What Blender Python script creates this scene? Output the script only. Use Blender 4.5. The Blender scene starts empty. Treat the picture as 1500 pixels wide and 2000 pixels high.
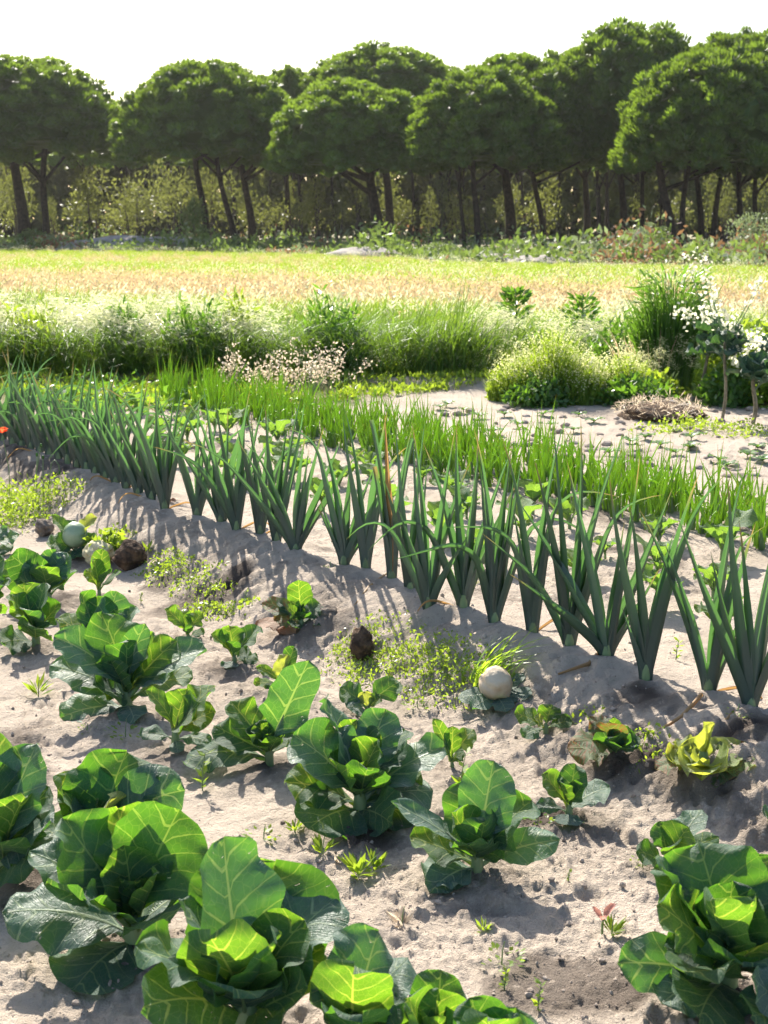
import bpy, math, random
import numpy as np

# ------------------------------------------------------------------ camera, sky, sun
sc = bpy.context.scene
COL = sc.collection
rad = math.radians
H = 1.5                                   # eye height above the cabbage bed
PITCH = math.atan(562 / 2777.8)
cam_d = bpy.data.cameras.new('camera')
cam = bpy.data.objects.new('camera', cam_d)
COL.objects.link(cam)
cam.location = (0, 0, H)
cam.rotation_euler = (rad(90) - PITCH, 0, 0)
cam_d.sensor_fit = 'VERTICAL'
cam_d.sensor_height = 36.0
cam_d.lens = 50.0
cam_d.clip_start = 0.05
cam_d.clip_end = 2000
cam_d.dof.use_dof = True
cam_d.dof.focus_distance = 4.6
cam_d.dof.aperture_fstop = 9.0
sc.camera = cam

SUN_EL, SUN_AZ = 38.0, -15.0              # azimuth from +Y (view direction), negative = to the left
w = bpy.data.worlds.new('World')
sc.world = w
w.use_nodes = True
wn = w.node_tree
bg = wn.nodes['Background']
sky = wn.nodes.new('ShaderNodeTexSky')
sky.sky_type = 'NISHITA'
sky.sun_disc = False
sky.sun_elevation = rad(SUN_EL)
sky.sun_rotation = rad(SUN_AZ)
sky.air_density = 1.0
sky.dust_density = 2.0
sky.ozone_density = 1.0
wn.links.new(sky.outputs[0], bg.inputs[0])
bg.inputs[1].default_value = 0.11
sd = bpy.data.lights.new('sun', 'SUN')
sd.energy = 5.0
sd.angle = rad(0.53)
sd.color = (1.0, 0.93, 0.82)
sun = bpy.data.objects.new('sun', sd)
COL.objects.link(sun)
sun.rotation_euler = (rad(90 - SUN_EL), 0, rad(180) - rad(SUN_AZ))
sc.view_settings.view_transform = 'Standard'
sc.view_settings.look = 'None'
sc.view_settings.exposure = 1.35
sc.view_settings.gamma = 1.0
sc.view_settings.use_curve_mapping = False
sc.cycles.max_bounces = 6
sc.cycles.diffuse_bounces = 3
sc.cycles.glossy_bounces = 2
sc.cycles.transmission_bounces = 5
sc.cycles.transparent_max_bounces = 8
sc.cycles.use_denoising = True

# ------------------------------------------------------------------ helpers
NR = np.random.RandomState(7)
RR = random.Random(11)


def ray(px, py):
    xc = (px - 750) / 2777.8
    yc = -(py - 1000) / 2777.8
    return np.array([xc, math.cos(PITCH) + yc * math.sin(PITCH), -math.sin(PITCH) + yc * math.cos(PITCH)])


def at_depth(px, py, Y):
    d = ray(px, py)
    return np.array([0, 0, H]) + d * (Y / d[1])


def on_level(px, py, z=0.0):
    d = ray(px, py)
    return np.array([0, 0, H]) + d * ((z - H) / d[2])


def on_ground(px, py):
    z = 0.05
    for _ in range(12):
        p = on_level(px, py, z)
        z = 0.5 * z + 0.5 * float(hz(p[0], p[1]))
    p[2] = float(hz(p[0], p[1]))
    return p


def _hash(ix, iy, seed):
    h = (ix.astype(np.int64) * 374761393 + iy.astype(np.int64) * 668265263 + seed * 974634777) & 0x7fffffff
    h = ((h ^ (h >> 13)) * 1274126177) & 0x7fffffff
    return ((h ^ (h >> 16)) & 0xffff) / 65535.0


def vn(x, y, seed=0):
    x = np.asarray(x, float)
    y = np.asarray(y, float)
    ix = np.floor(x)
    iy = np.floor(y)
    fx = x - ix
    fy = y - iy
    fx = fx * fx * (3 - 2 * fx)
    fy = fy * fy * (3 - 2 * fy)
    a = _hash(ix, iy, seed)
    b = _hash(ix + 1, iy, seed)
    c = _hash(ix, iy + 1, seed)
    d = _hash(ix + 1, iy + 1, seed)
    return (a * (1 - fx) + b * fx) * (1 - fy) + (c * (1 - fx) + d * fx) * fy


def fbm(x, y, f, o=3, seed=0):
    s = 0
    a = 1
    t = 0
    x = np.asarray(x, float)
    y = np.asarray(y, float)
    for i in range(o):
        s = s + a * vn(x * f + 17.3 * i, y * f - 9.1 * i, seed + i)
        t += a
        a *= 0.5
        f *= 2.03
    return s / t


def ss(a, b, x):
    t = np.clip((x - a) / (b - a), 0, 1)
    return t * t * (3 - 2 * t)


def mk(name, blocks, mats, parent=None, smooth=True, attr=None):
    """blocks: list of (V, F, material index[, lf]) joined into one mesh object"""
    Vs, loops, starts, tots, mi, A = [], [], [], [], [], []
    off = 0
    ls = 0
    for b in blocks:
        V, F, m = np.asarray(b[0], float), np.asarray(b[1], int), b[2]
        Vs.append(V)
        k = F.shape[1]
        loops.append((F + off).ravel())
        starts.append(ls + np.arange(len(F)) * k)
        tots.append(np.full(len(F), k))
        mi.append(np.full(len(F), m) if np.isscalar(m) else np.asarray(m))
        if len(b) > 3:
            A.append(np.asarray(b[3], float))
        else:
            A.append(np.zeros((len(V), 3)))
        ls += F.size
        off += len(V)
    V = np.concatenate(Vs)
    L = np.concatenate(loops)
    S = np.concatenate(starts)
    T = np.concatenate(tots)
    me = bpy.data.meshes.new(name)
    me.vertices.add(len(V))
    me.vertices.foreach_set('co', V.astype(np.float32).ravel())
    me.loops.add(len(L))
    me.loops.foreach_set('vertex_index', L.astype(np.int32))
    me.polygons.add(len(S))
    me.polygons.foreach_set('loop_start', S.astype(np.int32))
    me.polygons.foreach_set('loop_total', T.astype(np.int32))
    me.polygons.foreach_set('material_index', np.concatenate(mi).astype(np.int32))
    me.polygons.foreach_set('use_smooth', np.full(len(S), smooth))
    at = me.attributes.new('lf', 'FLOAT_VECTOR', 'POINT')
    at.data.foreach_set('vector', np.concatenate(A).astype(np.float32).ravel())
    for m in mats:
        me.materials.append(m)
    me.update(calc_edges=True)
    me.validate()
    o = bpy.data.objects.new(name, me)
    COL.objects.link(o)
    if parent is not None:
        o.parent = parent
    return o


def tag(o, label=None, cat=None, group=None, kind=None):
    if label:
        o['label'] = label
    if cat:
        o['category'] = cat
    if group:
        o['group'] = group
    if kind:
        o['kind'] = kind
    return o


def empty(name, loc, label, cat, group=None, rz=0):
    o = bpy.data.objects.new(name, None)
    COL.objects.link(o)
    o.location = loc
    o.rotation_euler = (0, 0, rz)
    o.empty_display_size = 0.05
    return tag(o, label, cat, group)


def share(src, name, parent, loc=(0, 0, 0), rot=(0, 0, 0), scale=(1, 1, 1)):
    """another object that shares SRC's mesh data"""
    o = bpy.data.objects.new(name, src if isinstance(src, bpy.types.Mesh) else src.data)
    COL.objects.link(o)
    o.parent = parent
    o.location = loc
    o.rotation_euler = rot
    o.scale = scale
    return o


def mesh_only(*a, **k):
    o = mk(*a, **k)
    me = o.data
    bpy.data.objects.remove(o)
    return me


# ------------------------------------------------------------------ materials
class NT:
    def __init__(s, name):
        s.m = bpy.data.materials.new(name)
        s.m.use_nodes = True
        s.t = s.m.node_tree
        s.out = s.t.nodes['Material Output']
        s.p = s.t.nodes['Principled BSDF']

    def n(s, typ, **k):
        nd = s.t.nodes.new(typ)
        for a, v in k.items():
            setattr(nd, a, v)
        return nd

    def l(s, a, b):
        s.t.links.new(a, b)

    def math(s, op, a, b=None, c=None, clamp=False):
        nd = s.n('ShaderNodeMath', operation=op, use_clamp=clamp)
        for i, v in enumerate((a, b, c)):
            if v is None:
                continue
            if isinstance(v, (int, float)):
                nd.inputs[i].default_value = v
            else:
                s.l(v, nd.inputs[i])
        return nd.outputs[0]

    def mix(s, f, a, b):
        nd = s.n('ShaderNodeMix', data_type='RGBA')
        for i, v in ((0, f), (6, a), (7, b)):
            if isinstance(v, (int, float)):
                nd.inputs[i].default_value = v
            elif isinstance(v, tuple):
                nd.inputs[i].default_value = (*v, 1)
            else:
                s.l(v, nd.inputs[i])
        return nd.outputs[2]

    def range(s, v, a, b, c=0.0, d=1.0):
        nd = s.n('ShaderNodeMapRange', interpolation_type='SMOOTHSTEP')
        s.l(v, nd.inputs[0])
        for i, x in enumerate((a, b, c, d)):
            nd.inputs[i + 1].default_value = x
        return nd.outputs[0]

    def noise(s, scale, detail=3, vec=None, rough=0.55):
        nd = s.n('ShaderNodeTexNoise')
        nd.inputs['Scale'].default_value = scale
        nd.inputs['Detail'].default_value = detail
        nd.inputs['Roughness'].default_value = rough
        if vec is not None:
            s.l(vec, nd.inputs['Vector'])
        return nd.outputs[0]

    def translucent(s, base, trans, fac):
        """principled reflection mixed with light passing through the leaf"""
        tr = s.n('ShaderNodeBsdfTranslucent')
        for sock, v in ((s.p.inputs['Base Color'], base), (tr.inputs['Color'], trans)):
            if isinstance(v, tuple):
                sock.default_value = (*v, 1)
            else:
                s.l(v, sock)
        mx = s.n('ShaderNodeMixShader')
        mx.inputs[0].default_value = fac
        s.l(s.p.outputs[0], mx.inputs[1])
        s.l(tr.outputs[0], mx.inputs[2])
        s.l(mx.outputs[0], s.out.inputs[0])
        return tr


def mat_leaf(name, base, trans, vein, tvein, fac=0.5, rough=0.55, spots=None, bump=0.9):
    t = NT(name)
    a = t.n('ShaderNodeAttribute', attribute_name='lf')
    sx = t.n('ShaderNodeSeparateXYZ')
    t.l(a.outputs['Vector'], sx.inputs[0])
    x, s, ph = sx.outputs
    ax = t.math('ABSOLUTE', x)
    oi = t.n('ShaderNodeObjectInfo')
    # midrib: a band that narrows towards the tip
    wid = t.math('MULTIPLY_ADD', s, -0.019, 0.021)
    mid = t.range(t.math('SUBTRACT', ax, wid), -0.005, 0.006, 1, 0)
    nz = t.noise(6, 3, a.outputs['Vector'])
    ph2 = t.math('ADD', ph, t.math('MULTIPLY_ADD', nz, 0.36, -0.18))
    pp = t.math('PINGPONG', ph2, 0.5)
    thr = t.math('MULTIPLY_ADD', ax, -0.11, 0.056)
    side = t.range(t.math('SUBTRACT', pp, thr), -0.022, 0.026, 1, 0)
    vo = t.n('ShaderNodeTexVoronoi', feature='DISTANCE_TO_EDGE')
    vo.inputs['Scale'].default_value = 15
    vm = t.n('ShaderNodeVectorMath', operation='MULTIPLY')
    vm.inputs[1].default_value = (1, 0.8, 0)
    t.l(a.outputs['Vector'], vm.inputs[0])
    t.l(vm.outputs[0], vo.inputs['Vector'])
    ter = t.math('MULTIPLY', t.range(vo.outputs['Distance'], 0.0, 0.06, 1, 0), 0.22)
    v = t.math('MAXIMUM', t.math('MAXIMUM', mid, t.math('MULTIPLY', side, 0.85)), ter)
    big = t.noise(3.5, 3, a.outputs['Vector'])
    var = t.math('MULTIPLY_ADD', oi.outputs['Random'], 0.5, 0.0)
    k = t.math('ADD', t.math('MULTIPLY', big, 0.7), var)
    b2 = t.mix(k, tuple(c * 0.72 for c in base), tuple(min(1, c * 1.35) for c in base))
    t2 = t.mix(k, tuple(c * 0.8 for c in trans), (trans[0] * 1.35, trans[1] * 1.12, trans[2]))
    if spots:
        n2 = t.noise(5, 4, a.outputs['Vector'])
        edge = t.math('ADD', n2, t.math('MULTIPLY', t.math('POWER', s, 3.0), 0.16))
        sp = t.range(edge, spots[0], spots[0] + 0.08)
        b2 = t.mix(sp, b2, spots[1])
        t2 = t.mix(sp, t2, spots[2])
    bloom = t.math('MULTIPLY', t.range(t.noise(4.5, 5, a.outputs['Vector'], 0.7), 0.45, 0.7), 0.4)
    b2 = t.mix(bloom, b2, (base[0] * 1.5 + .03, base[1] * 1.25 + .03, base[2] * 1.4 + .035))
    bc = t.mix(v, b2, vein)
    tc = t.mix(v, t2, tvein)
    t.translucent(bc, tc, fac)
    t.p.inputs['Sheen Weight'].default_value = 0.12
    hole = t.range(t.noise(11, 2, a.outputs['Vector']), 0.735, 0.74)
    tb = t.n('ShaderNodeBsdfTransparent')
    mh = t.n('ShaderNodeMixShader')
    t.l(t.math('MULTIPLY', hole, t.range(s, 0.3, 0.4)), mh.inputs[0])
    t.l(t.out.inputs[0].links[0].from_socket, mh.inputs[1])
    t.l(tb.outputs[0], mh.inputs[2])
    t.l(mh.outputs[0], t.out.inputs[0])
    t.p.inputs['Roughness'].default_value = rough
    t.p.inputs['Specular IOR Level'].default_value = 0.32
    bp = t.n('ShaderNodeBump')
    bp.inputs['Strength'].default_value = bump
    bp.inputs['Distance'].default_value = 0.004
    hh = t.math('ADD', t.math('MULTIPLY', v, -0.6), t.math('MULTIPLY', t.noise(14, 2, a.outputs['Vector']), 0.8))
    t.l(hh, bp.inputs['Height'])
    t.l(bp.outputs[0], t.p.inputs['Normal'])
    return t.m


def mat_blade(name, base, trans, fac=0.45, rough=0.45, tip=None, tiptrans=None, tip_at=(0.82, 1.0), spec=0.4, var=0.6):
    """long leaf: streaks along it, a different tip; lf = (across, along, random)"""
    t = NT(name)
    a = t.n('ShaderNodeAttribute', attribute_name='lf')
    sx = t.n('ShaderNodeSeparateXYZ')
    t.l(a.outputs['Vector'], sx.inputs[0])
    x, s, r = sx.outputs
    cb = t.n('ShaderNodeCombineXYZ')
    t.l(t.math('MULTIPLY', x, 40), cb.inputs[0])
    t.l(t.math('MULTIPLY', s, 2.0), cb.inputs[1])
    t.l(t.math('MULTIPLY', r, 30), cb.inputs[2])
    st = t.noise(1.0, 2, cb.outputs[0])
    oi = t.n('ShaderNodeObjectInfo')
    k = t.math('ADD', t.math('MULTIPLY', st, 0.5), t.math('MULTIPLY', t.math('FRACT', t.math('ADD', r, oi.outputs['Random'])), 0.5))
    b2 = t.mix(k, tuple(c * (1 - var * .5) for c in base), tuple(min(1, c * (1 + var)) for c in base))
    t2 = t.mix(k, tuple(c * (1 - var * .4) for c in trans), tuple(min(1, c * (1 + var * .6)) for c in trans))
    if tip:
        tp = t.range(t.math('ADD', s, t.math('MULTIPLY', t.math('SUBTRACT', r, 0.5), 0.25)), *tip_at)
        b2 = t.mix(tp, b2, tip)
        t2 = t.mix(tp, t2, tiptrans)
    t.translucent(b2, t2, fac)
    t.p.inputs['Roughness'].default_value = rough
    t.p.inputs['Specular IOR Level'].default_value = spec
    return t.m


def mat_rough(name, c1, c2, scale=8, rough=0.9, bump=0.5, dist=0.02, spec=0.2, c3=None):
    t = NT(name)
    tc = t.n('ShaderNodeTexCoord')
    n1 = t.noise(scale, 5, tc.outputs['Object'])
    k = t.range(n1, 0.35, 0.65)
    c = t.mix(k, c1, c2)
    if c3:
        k3 = t.range(t.noise(scale * 0.35, 3, tc.outputs['Object']), 0.52, 0.64)
        c = t.mix(k3, c, c3)
    t.l(c, t.p.inputs['Base Color'])
    t.p.inputs['Roughness'].default_value = rough
    t.p.inputs['Specular IOR Level'].default_value = spec
    bp = t.n('ShaderNodeBump')
    bp.inputs['Strength'].default_value = bump
    bp.inputs['Distance'].default_value = dist
    t.l(t.noise(scale * 3, 5, tc.outputs['Object']), bp.inputs['Height'])
    t.l(bp.outputs[0], t.p.inputs['Normal'])
    return t.m


def mat_ground():
    t = NT('sandy_soil')
    a = t.n('ShaderNodeAttribute', attribute_name='lf')       # x: moist dark soil plus painted flank shade, y: green meadow floor
    sx = t.n('ShaderNodeSeparateXYZ')
    t.l(a.outputs['Vector'], sx.inputs[0])
    tc = t.n('ShaderNodeTexCoord')
    P = tc.outputs['Object']
    n1 = t.noise(2.2, 5, P)
    n2 = t.noise(40, 4, P, 0.7)
    n3 = t.noise(220, 3, P, 0.7)
    c = t.mix(t.range(n1, 0.35, 0.7), (0.53, 0.445, 0.36), (0.43, 0.36, 0.29))
    c = t.mix(t.range(n2, 0.56, 0.72, 0, 0.55), c, (0.19, 0.15, 0.125))
    c = t.mix(t.range(n3, 0.58, 0.75, 0, 0.4), c, (0.16, 0.13, 0.11))
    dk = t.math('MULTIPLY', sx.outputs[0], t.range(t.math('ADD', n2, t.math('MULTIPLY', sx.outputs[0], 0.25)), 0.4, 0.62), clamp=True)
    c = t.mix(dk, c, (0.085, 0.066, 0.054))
    g = t.mix(t.noise(3.0, 4, P), (0.10, 0.13, 0.03), (0.22, 0.19, 0.09))
    c = t.mix(sx.outputs[1], c, g)
    t.l(c, t.p.inputs['Base Color'])
    t.p.inputs['Roughness'].default_value = 0.95
    t.p.inputs['Specular IOR Level'].default_value = 0.15
    bp = t.n('ShaderNodeBump')
    bp.inputs['Strength'].default_value = 0.9
    bp.inputs['Distance'].default_value = 0.022
    hh = t.math('ADD', t.math('MULTIPLY', t.noise(55, 5, P, 0.65), 1.0), t.math('MULTIPLY', n3, 0.35))
    t.l(hh, bp.inputs['Height'])
    t.l(bp.outputs[0], t.p.inputs['Normal'])
    return t.m


VEIN = (0.19, 0.28, 0.13)
TV = (0.32, 0.47, 0.05)
M_CAB = mat_leaf('cabbage_leaf', (0.028, 0.080, 0.050), (0.085, 0.255, 0.012), VEIN, TV, 0.5)
M_CABB = mat_leaf('cabbage_leaf_glaucous', (0.070, 0.125, 0.100), (0.09, 0.28, 0.02), (0.27, 0.35, 0.24), TV, 0.40, rough=0.42)
M_YOUNG = mat_leaf('cabbage_leaf_young', (0.038, 0.10, 0.048), (0.135, 0.32, 0.014), (0.26, 0.34, 0.14), (0.5, 0.6, 0.06), 0.55)
M_YEL = mat_leaf('cabbage_leaf_yellowing', (0.19, 0.26, 0.09), (0.40, 0.52, 0.05), (0.4, 0.42, 0.2), (0.6, 0.6, 0.12), 0.5,
                 spots=(0.71, (0.28, 0.13, 0.05), (0.35, 0.13, 0.02)))
M_OLD = mat_leaf('cabbage_leaf_browning', (0.07, 0.11, 0.045), (0.17, 0.26, 0.03), VEIN, (0.35, 0.38, 0.08), 0.42,
                 spots=(0.56, (0.22, 0.11, 0.045), (0.3, 0.12, 0.03)))
M_SEED = mat_leaf('seedling_leaf', (0.06, 0.13, 0.07), (0.15, 0.31, 0.025), VEIN, TV, 0.52, rough=0.6)
M_DRYLEAF = mat_leaf('dead_leaf', (0.25, 0.14, 0.075), (0.3, 0.14, 0.05), (0.3, 0.2, 0.12), (0.3, 0.2, 0.1), 0.35)
M_LEEK = mat_blade('leek_leaf', (0.088, 0.122, 0.106), (0.085, 0.21, 0.035), 0.42, 0.36, (0.26, 0.21, 0.09), (0.35, 0.26, 0.07), (0.88, 1.04), 0.6, 0.8)
M_LEEKDRY = mat_blade('leek_leaf_dry', (0.34, 0.22, 0.10), (0.45, 0.25, 0.08), 0.4, 0.6)
M_STEM = mat_blade('pale_stem', (0.18, 0.25, 0.12), (0.2, 0.3, 0.06), 0.25, 0.4)
M_ONION = mat_blade('onion_leaf', (0.13, 0.25, 0.05), (0.44, 0.63, 0.04), 0.55, 0.35, (0.35, 0.28, 0.08), (0.5, 0.4, 0.06), (0.9, 1.05), 0.5, 0.6)
M_GRASS = mat_blade('meadow_grass', (0.12, 0.19, 0.03), (0.34, 0.46, 0.03), 0.5, 0.45, (0.25, 0.29, 0.07), (0.5, 0.55, 0.09), (0.85, 1.1), 0.4, 0.7)
M_GRASSD = mat_blade('bank_grass', (0.06, 0.115, 0.025), (0.18, 0.30, 0.02), 0.45, 0.45, (0.22, 0.27, 0.10), (0.36, 0.45, 0.12), (0.85, 1.15), 0.4, 0.8)
M_SORREL = mat_blade('reddish_grass', (0.40, 0.29, 0.15), (0.55, 0.42, 0.20), 0.5, 0.6, (0.44, 0.29, 0.20), (0.60, 0.42, 0.28), (0.5, 0.8), 0.2, 0.5)
M_FEATHER = mat_blade('feathery_seed_head', (0.52, 0.51, 0.33), (0.66, 0.66, 0.38), 0.5, 0.4, spec=0.5, var=0.3)
M_WFLOWER = mat_blade('white_petal', (0.80, 0.78, 0.62), (0.85, 0.82, 0.60), 0.45, 0.5, var=0.2)
M_CREAM = mat_blade('cream_flower', (0.62, 0.60, 0.36), (0.75, 0.74, 0.36), 0.45, 0.5, var=0.4)
M_PINKSEED = mat_blade('dry_seed_pod', (0.50, 0.40, 0.30), (0.70, 0.58, 0.42), 0.45, 0.5, var=0.5)
M_WEED = mat_blade('weed_leaf', (0.10, 0.18, 0.03), (0.34, 0.46, 0.03), 0.5, 0.4, var=0.7)
M_WEEDD = mat_blade('dark_weed_leaf', (0.05, 0.115, 0.03), (0.16, 0.32, 0.02), 0.42, 0.4, var=0.7)
M_KALE = mat_blade('kale_leaf', (0.035, 0.075, 0.045), (0.06, 0.14, 0.02), 0.3, 0.4, var=0.5)
M_POPPY = mat_blade('poppy_petal', (0.65, 0.08, 0.03), (0.8, 0.15, 0.05), 0.5, 0.5, var=0.3)
M_PINK = mat_leaf('pink_leaf', (0.5, 0.24, 0.23), (0.6, 0.32, 0.26), (0.6, 0.3, 0.3), (0.7, 0.4, 0.3), 0.45)
M_YFLOWER = mat_blade('yellow_petal', (0.75, 0.5, 0.02), (0.8, 0.55, 0.02), 0.4, 0.5, var=0.2)
M_NEEDLE = mat_blade('pine_needles', (0.046, 0.085, 0.02), (0.24, 0.37, 0.028), 0.36, 0.5, var=0.7, spec=0.3)
M_OLIVE = mat_blade('olive_leaf', (0.065, 0.08, 0.028), (0.18, 0.20, 0.04), 0.45, 0.5, var=0.7, spec=0.3)
M_FAR = mat_blade('far_leaf', (0.06, 0.072, 0.03), (0.16, 0.18, 0.045), 0.42, 0.6, var=0.8, spec=0.2)
M_BUSH = mat_blade('heath_leaf', (0.07, 0.115, 0.04), (0.18, 0.26, 0.04), 0.42, 0.5, var=0.7, spec=0.3)
M_BUSHG = mat_blade('grey_heath_leaf', (0.14, 0.18, 0.11), (0.24, 0.30, 0.12), 0.42, 0.5, var=0.6, spec=0.3)
M_BUSHR = mat_blade('russet_heath_leaf', (0.13, 0.075, 0.045), (0.25, 0.14, 0.06), 0.42, 0.5, var=0.6, spec=0.3)
M_BARK = mat_rough('pine_bark', (0.05, 0.036, 0.03), (0.022, 0.018, 0.016), 5, 0.9, 0.9, 0.08)
M_BARKG = mat_rough('grey_bark', (0.10, 0.085, 0.07), (0.05, 0.04, 0.035), 9, 0.9, 0.8, 0.05)
M_STALK = mat_rough('woody_stalk', (0.26, 0.22, 0.15), (0.12, 0.10, 0.065), 26, 0.8, 0.8, 0.01)
M_ROOT = mat_rough('pale_root_skin', (0.56, 0.48, 0.35), (0.40, 0.28, 0.17), 9, 0.6, 0.5, 0.012, 0.3, (0.46, 0.47, 0.22))
M_HEAD = mat_rough('cabbage_head_skin', (0.30, 0.38, 0.24), (0.20, 0.29, 0.16), 14, 0.4, 0.3, 0.006, 0.5, (0.36, 0.38, 0.30))
M_CURD = mat_rough('pale_cut_flesh', (0.66, 0.60, 0.38), (0.52, 0.45, 0.24), 30, 0.7, 0.9, 0.01)
M_CLOD = mat_rough('dark_clod', (0.13, 0.085, 0.055), (0.045, 0.032, 0.025), 28, 0.95, 1.0, 0.012, 0.1)
M_CLODG = mat_rough('grey_clod', (0.25, 0.21, 0.17), (0.13, 0.105, 0.085), 30, 0.95, 1.0, 0.012, 0.1)
M_STONE = mat_rough('grey_stone', (0.34, 0.31, 0.28), (0.22, 0.20, 0.18), 22, 0.9, 0.6, 0.008, 0.2)
M_CRUMB = mat_rough('soil_crumb', (0.40, 0.335, 0.28), (0.22, 0.18, 0.15), 9, 0.95, 0.6, 0.004, 0.1)
M_SANDBANK = mat_rough('pale_sand', (0.34, 0.31, 0.28), (0.24, 0.22, 0.20), 2, 0.95, 0.6, 0.1, 0.1)
M_GROUND = mat_ground()

# ------------------------------------------------------------------ ground
LEEK_PX = [(1465, 1378), (1385, 1345), (1262, 1318), (1185, 1280), (1112, 1258), (1040, 1235), (965, 1212), (905, 1188),
           (838, 1185), (800, 1155), (765, 1130), (715, 1108), (672, 1100), (578, 1072), (540, 1055), (508, 1040), (462, 1032),
           (432, 1018), (385, 1005), (322, 992), (296, 976), (270, 964), (246, 952), (226, 944), (205, 934), (186, 926),
           (168, 918), (150, 910), (132, 903), (114, 896), (96, 889), (78, 884), (60, 878), (42, 872), (24, 866), (6, 860),
           (-14, 853), (-36, 846), (-60, 838)]
RIDGE = 0.16
LEEK_W = np.array([on_level(x, y, RIDGE) for x, y in LEEK_PX])
X0, Y0 = 1.06, 3.94
TU = np.array([-0.565, 0.825])
TN = np.array([0.825, 0.565])
_u = (LEEK_W[:, 0] - X0) * TU[0] + (LEEK_W[:, 1] - Y0) * TU[1]
_d = (LEEK_W[:, 0] - X0) * TN[0] + (LEEK_W[:, 1] - Y0) * TN[1]
_o = np.argsort(_u)
_ug = np.linspace(_u.min(), _u.max(), 12)
_dg = np.interp(_ug, _u[_o], _d[_o])
_dg = np.convolve(np.pad(_dg, 1, mode='edge'), [0.25, 0.5, 0.25], 'valid')


def ud(x, y):
    u = (np.asarray(x, float) - X0) * TU[0] + (np.asarray(y, float) - Y0) * TU[1]
    d = (np.asarray(x, float) - X0) * TN[0] + (np.asarray(y, float) - Y0) * TN[1]
    return u, d - np.interp(u, _ug, _dg)


def from_ud(u, d):
    d = d + np.interp(u, _ug, _dg)
    return np.array([X0 + u * TU[0] + d * TN[0], Y0 + u * TU[1] + d * TN[1]])


MOUNDS = []          # (x, y, radius, height) of raised soil under plants


def hz(x, y, fine=False):
    x = np.asarray(x, float)
    y = np.asarray(y, float)
    u, d = ud(x, y)
    wob = 0.06 * (fbm(x, y, 1.7, 2, 5) - 0.5)
    dd = d + wob
    z = RIDGE * ss(-0.49, -0.02, dd) - 0.035 * ss(0.08, 0.3, dd)
    z = z - 0.022 * np.exp(-((dd + 0.60) / 0.13) ** 2)
    far = ss(11, 30, y)
    z = z + 0.022 * (fbm(x, y, 1.3, 2, 3) - 0.5) * (1 - far) + far * (0.3 * (fbm(x, y, 0.03, 2, 9) - 0.5) - 0.40 * ss(20, 80, y))
    z = z + 0.06 * ss(12.05, 12.2, y + 0.25 * (fbm(x, y, 0.8, 2, 8) - 0.5)) * ss(1.5, 1.2, x)
    for mx, my, r, hh in MOUNDS:
        q = ((x - mx) ** 2 + (y - my) ** 2) / (r * r)
        z = z + hh * np.exp(-q)
    if fine:
        near = 1 - ss(9, 16, y)
        rough_m = ss(0.42, 0.62, fbm(x, y, 1.9, 2, 21)) * 0.9 + 0.28
        for mx, my, r, hh in MOUNDS:
            rough_m = rough_m + 0.5 * np.exp(-((x - mx) ** 2 + (y - my + .05) ** 2) / 0.03)
        slope = ss(-0.55, -0.4, dd) * (1 - ss(-0.06, 0.02, dd))
        z = z + near * 0.012 * (fbm(x, y, 9, 3, 31) - 0.5)
        lump = np.clip(fbm(x, y, 21, 3, 41) - 0.52, 0, 1) / 0.48
        z = z + near * rough_m * 0.017 * lump
        lump2 = np.clip(fbm(x, y, 55, 2, 51) - 0.55, 0, 1) / 0.45
        z = z + near * (0.35 + rough_m) * 0.009 * lump2
        pit = np.clip(fbm(x, y, 13, 2, 61) - 0.66, 0, 1)
        z = z - near * 0.06 * pit * rough_m + near * 0.022 * (fbm(x, y, 3.6, 2, 33) - 0.5)
        # tool marks running down the ridge's flank
        z = z + near * slope * (0.030 * (vn(u * 17 + d * 5, d * 3.2, 71) - 0.5) + 0.026 * (fbm(u * 2.2 + d * 1.2, d, 16, 2, 73) - 0.5))
        z = z + near * slope * 0.022 * np.clip(vn(u * 34, d * 26, 75) - 0.45, 0, 1)
    return z


# ------------------------------------------------------------------ geometry generators
def grid_faces(ns, nt):
    i = np.arange((ns - 1) * nt).reshape(ns - 1, nt)[:, :-1].ravel()
    return np.stack([i, i + 1, i + 1 + nt, i + nt], 1)


def tube_block(pts, rads, k=6, m=0, sd=0.5):
    pts = np.asarray(pts, float)
    n = len(pts)
    T = np.gradient(pts, axis=0)
    T /= np.linalg.norm(T, axis=1)[:, None] + 1e-9
    ref = np.array([0.31, 0.95, 0.05]) if abs(T[0][2]) > 0.6 else np.array([0, 0, 1.0])
    A = np.cross(T, ref)
    A /= np.linalg.norm(A, axis=1)[:, None] + 1e-9
    B = np.cross(T, A)
    an = np.linspace(0, 2 * np.pi, k, endpoint=False)
    V = pts[:, None] + (A[:, None] * np.cos(an)[None, :, None] + B[:, None] * np.sin(an)[None, :, None]) * np.asarray(rads, float)[:, None, None]
    i = np.arange(n - 1)[:, None] * k
    j = np.arange(k)[None]
    j2 = (j + 1) % k
    F = np.stack([i + j, i + j2, i + k + j2, i + k + j], 2).reshape(-1, 4)
    lf = np.zeros((n * k, 3))
    lf[:, 1] = np.repeat(np.linspace(0, 1, n), k)
    lf[:, 2] = sd
    lf[:, 0] = np.tile(np.linspace(0, .3, k), n)
    return V.reshape(-1, 3), F, m, lf


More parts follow.
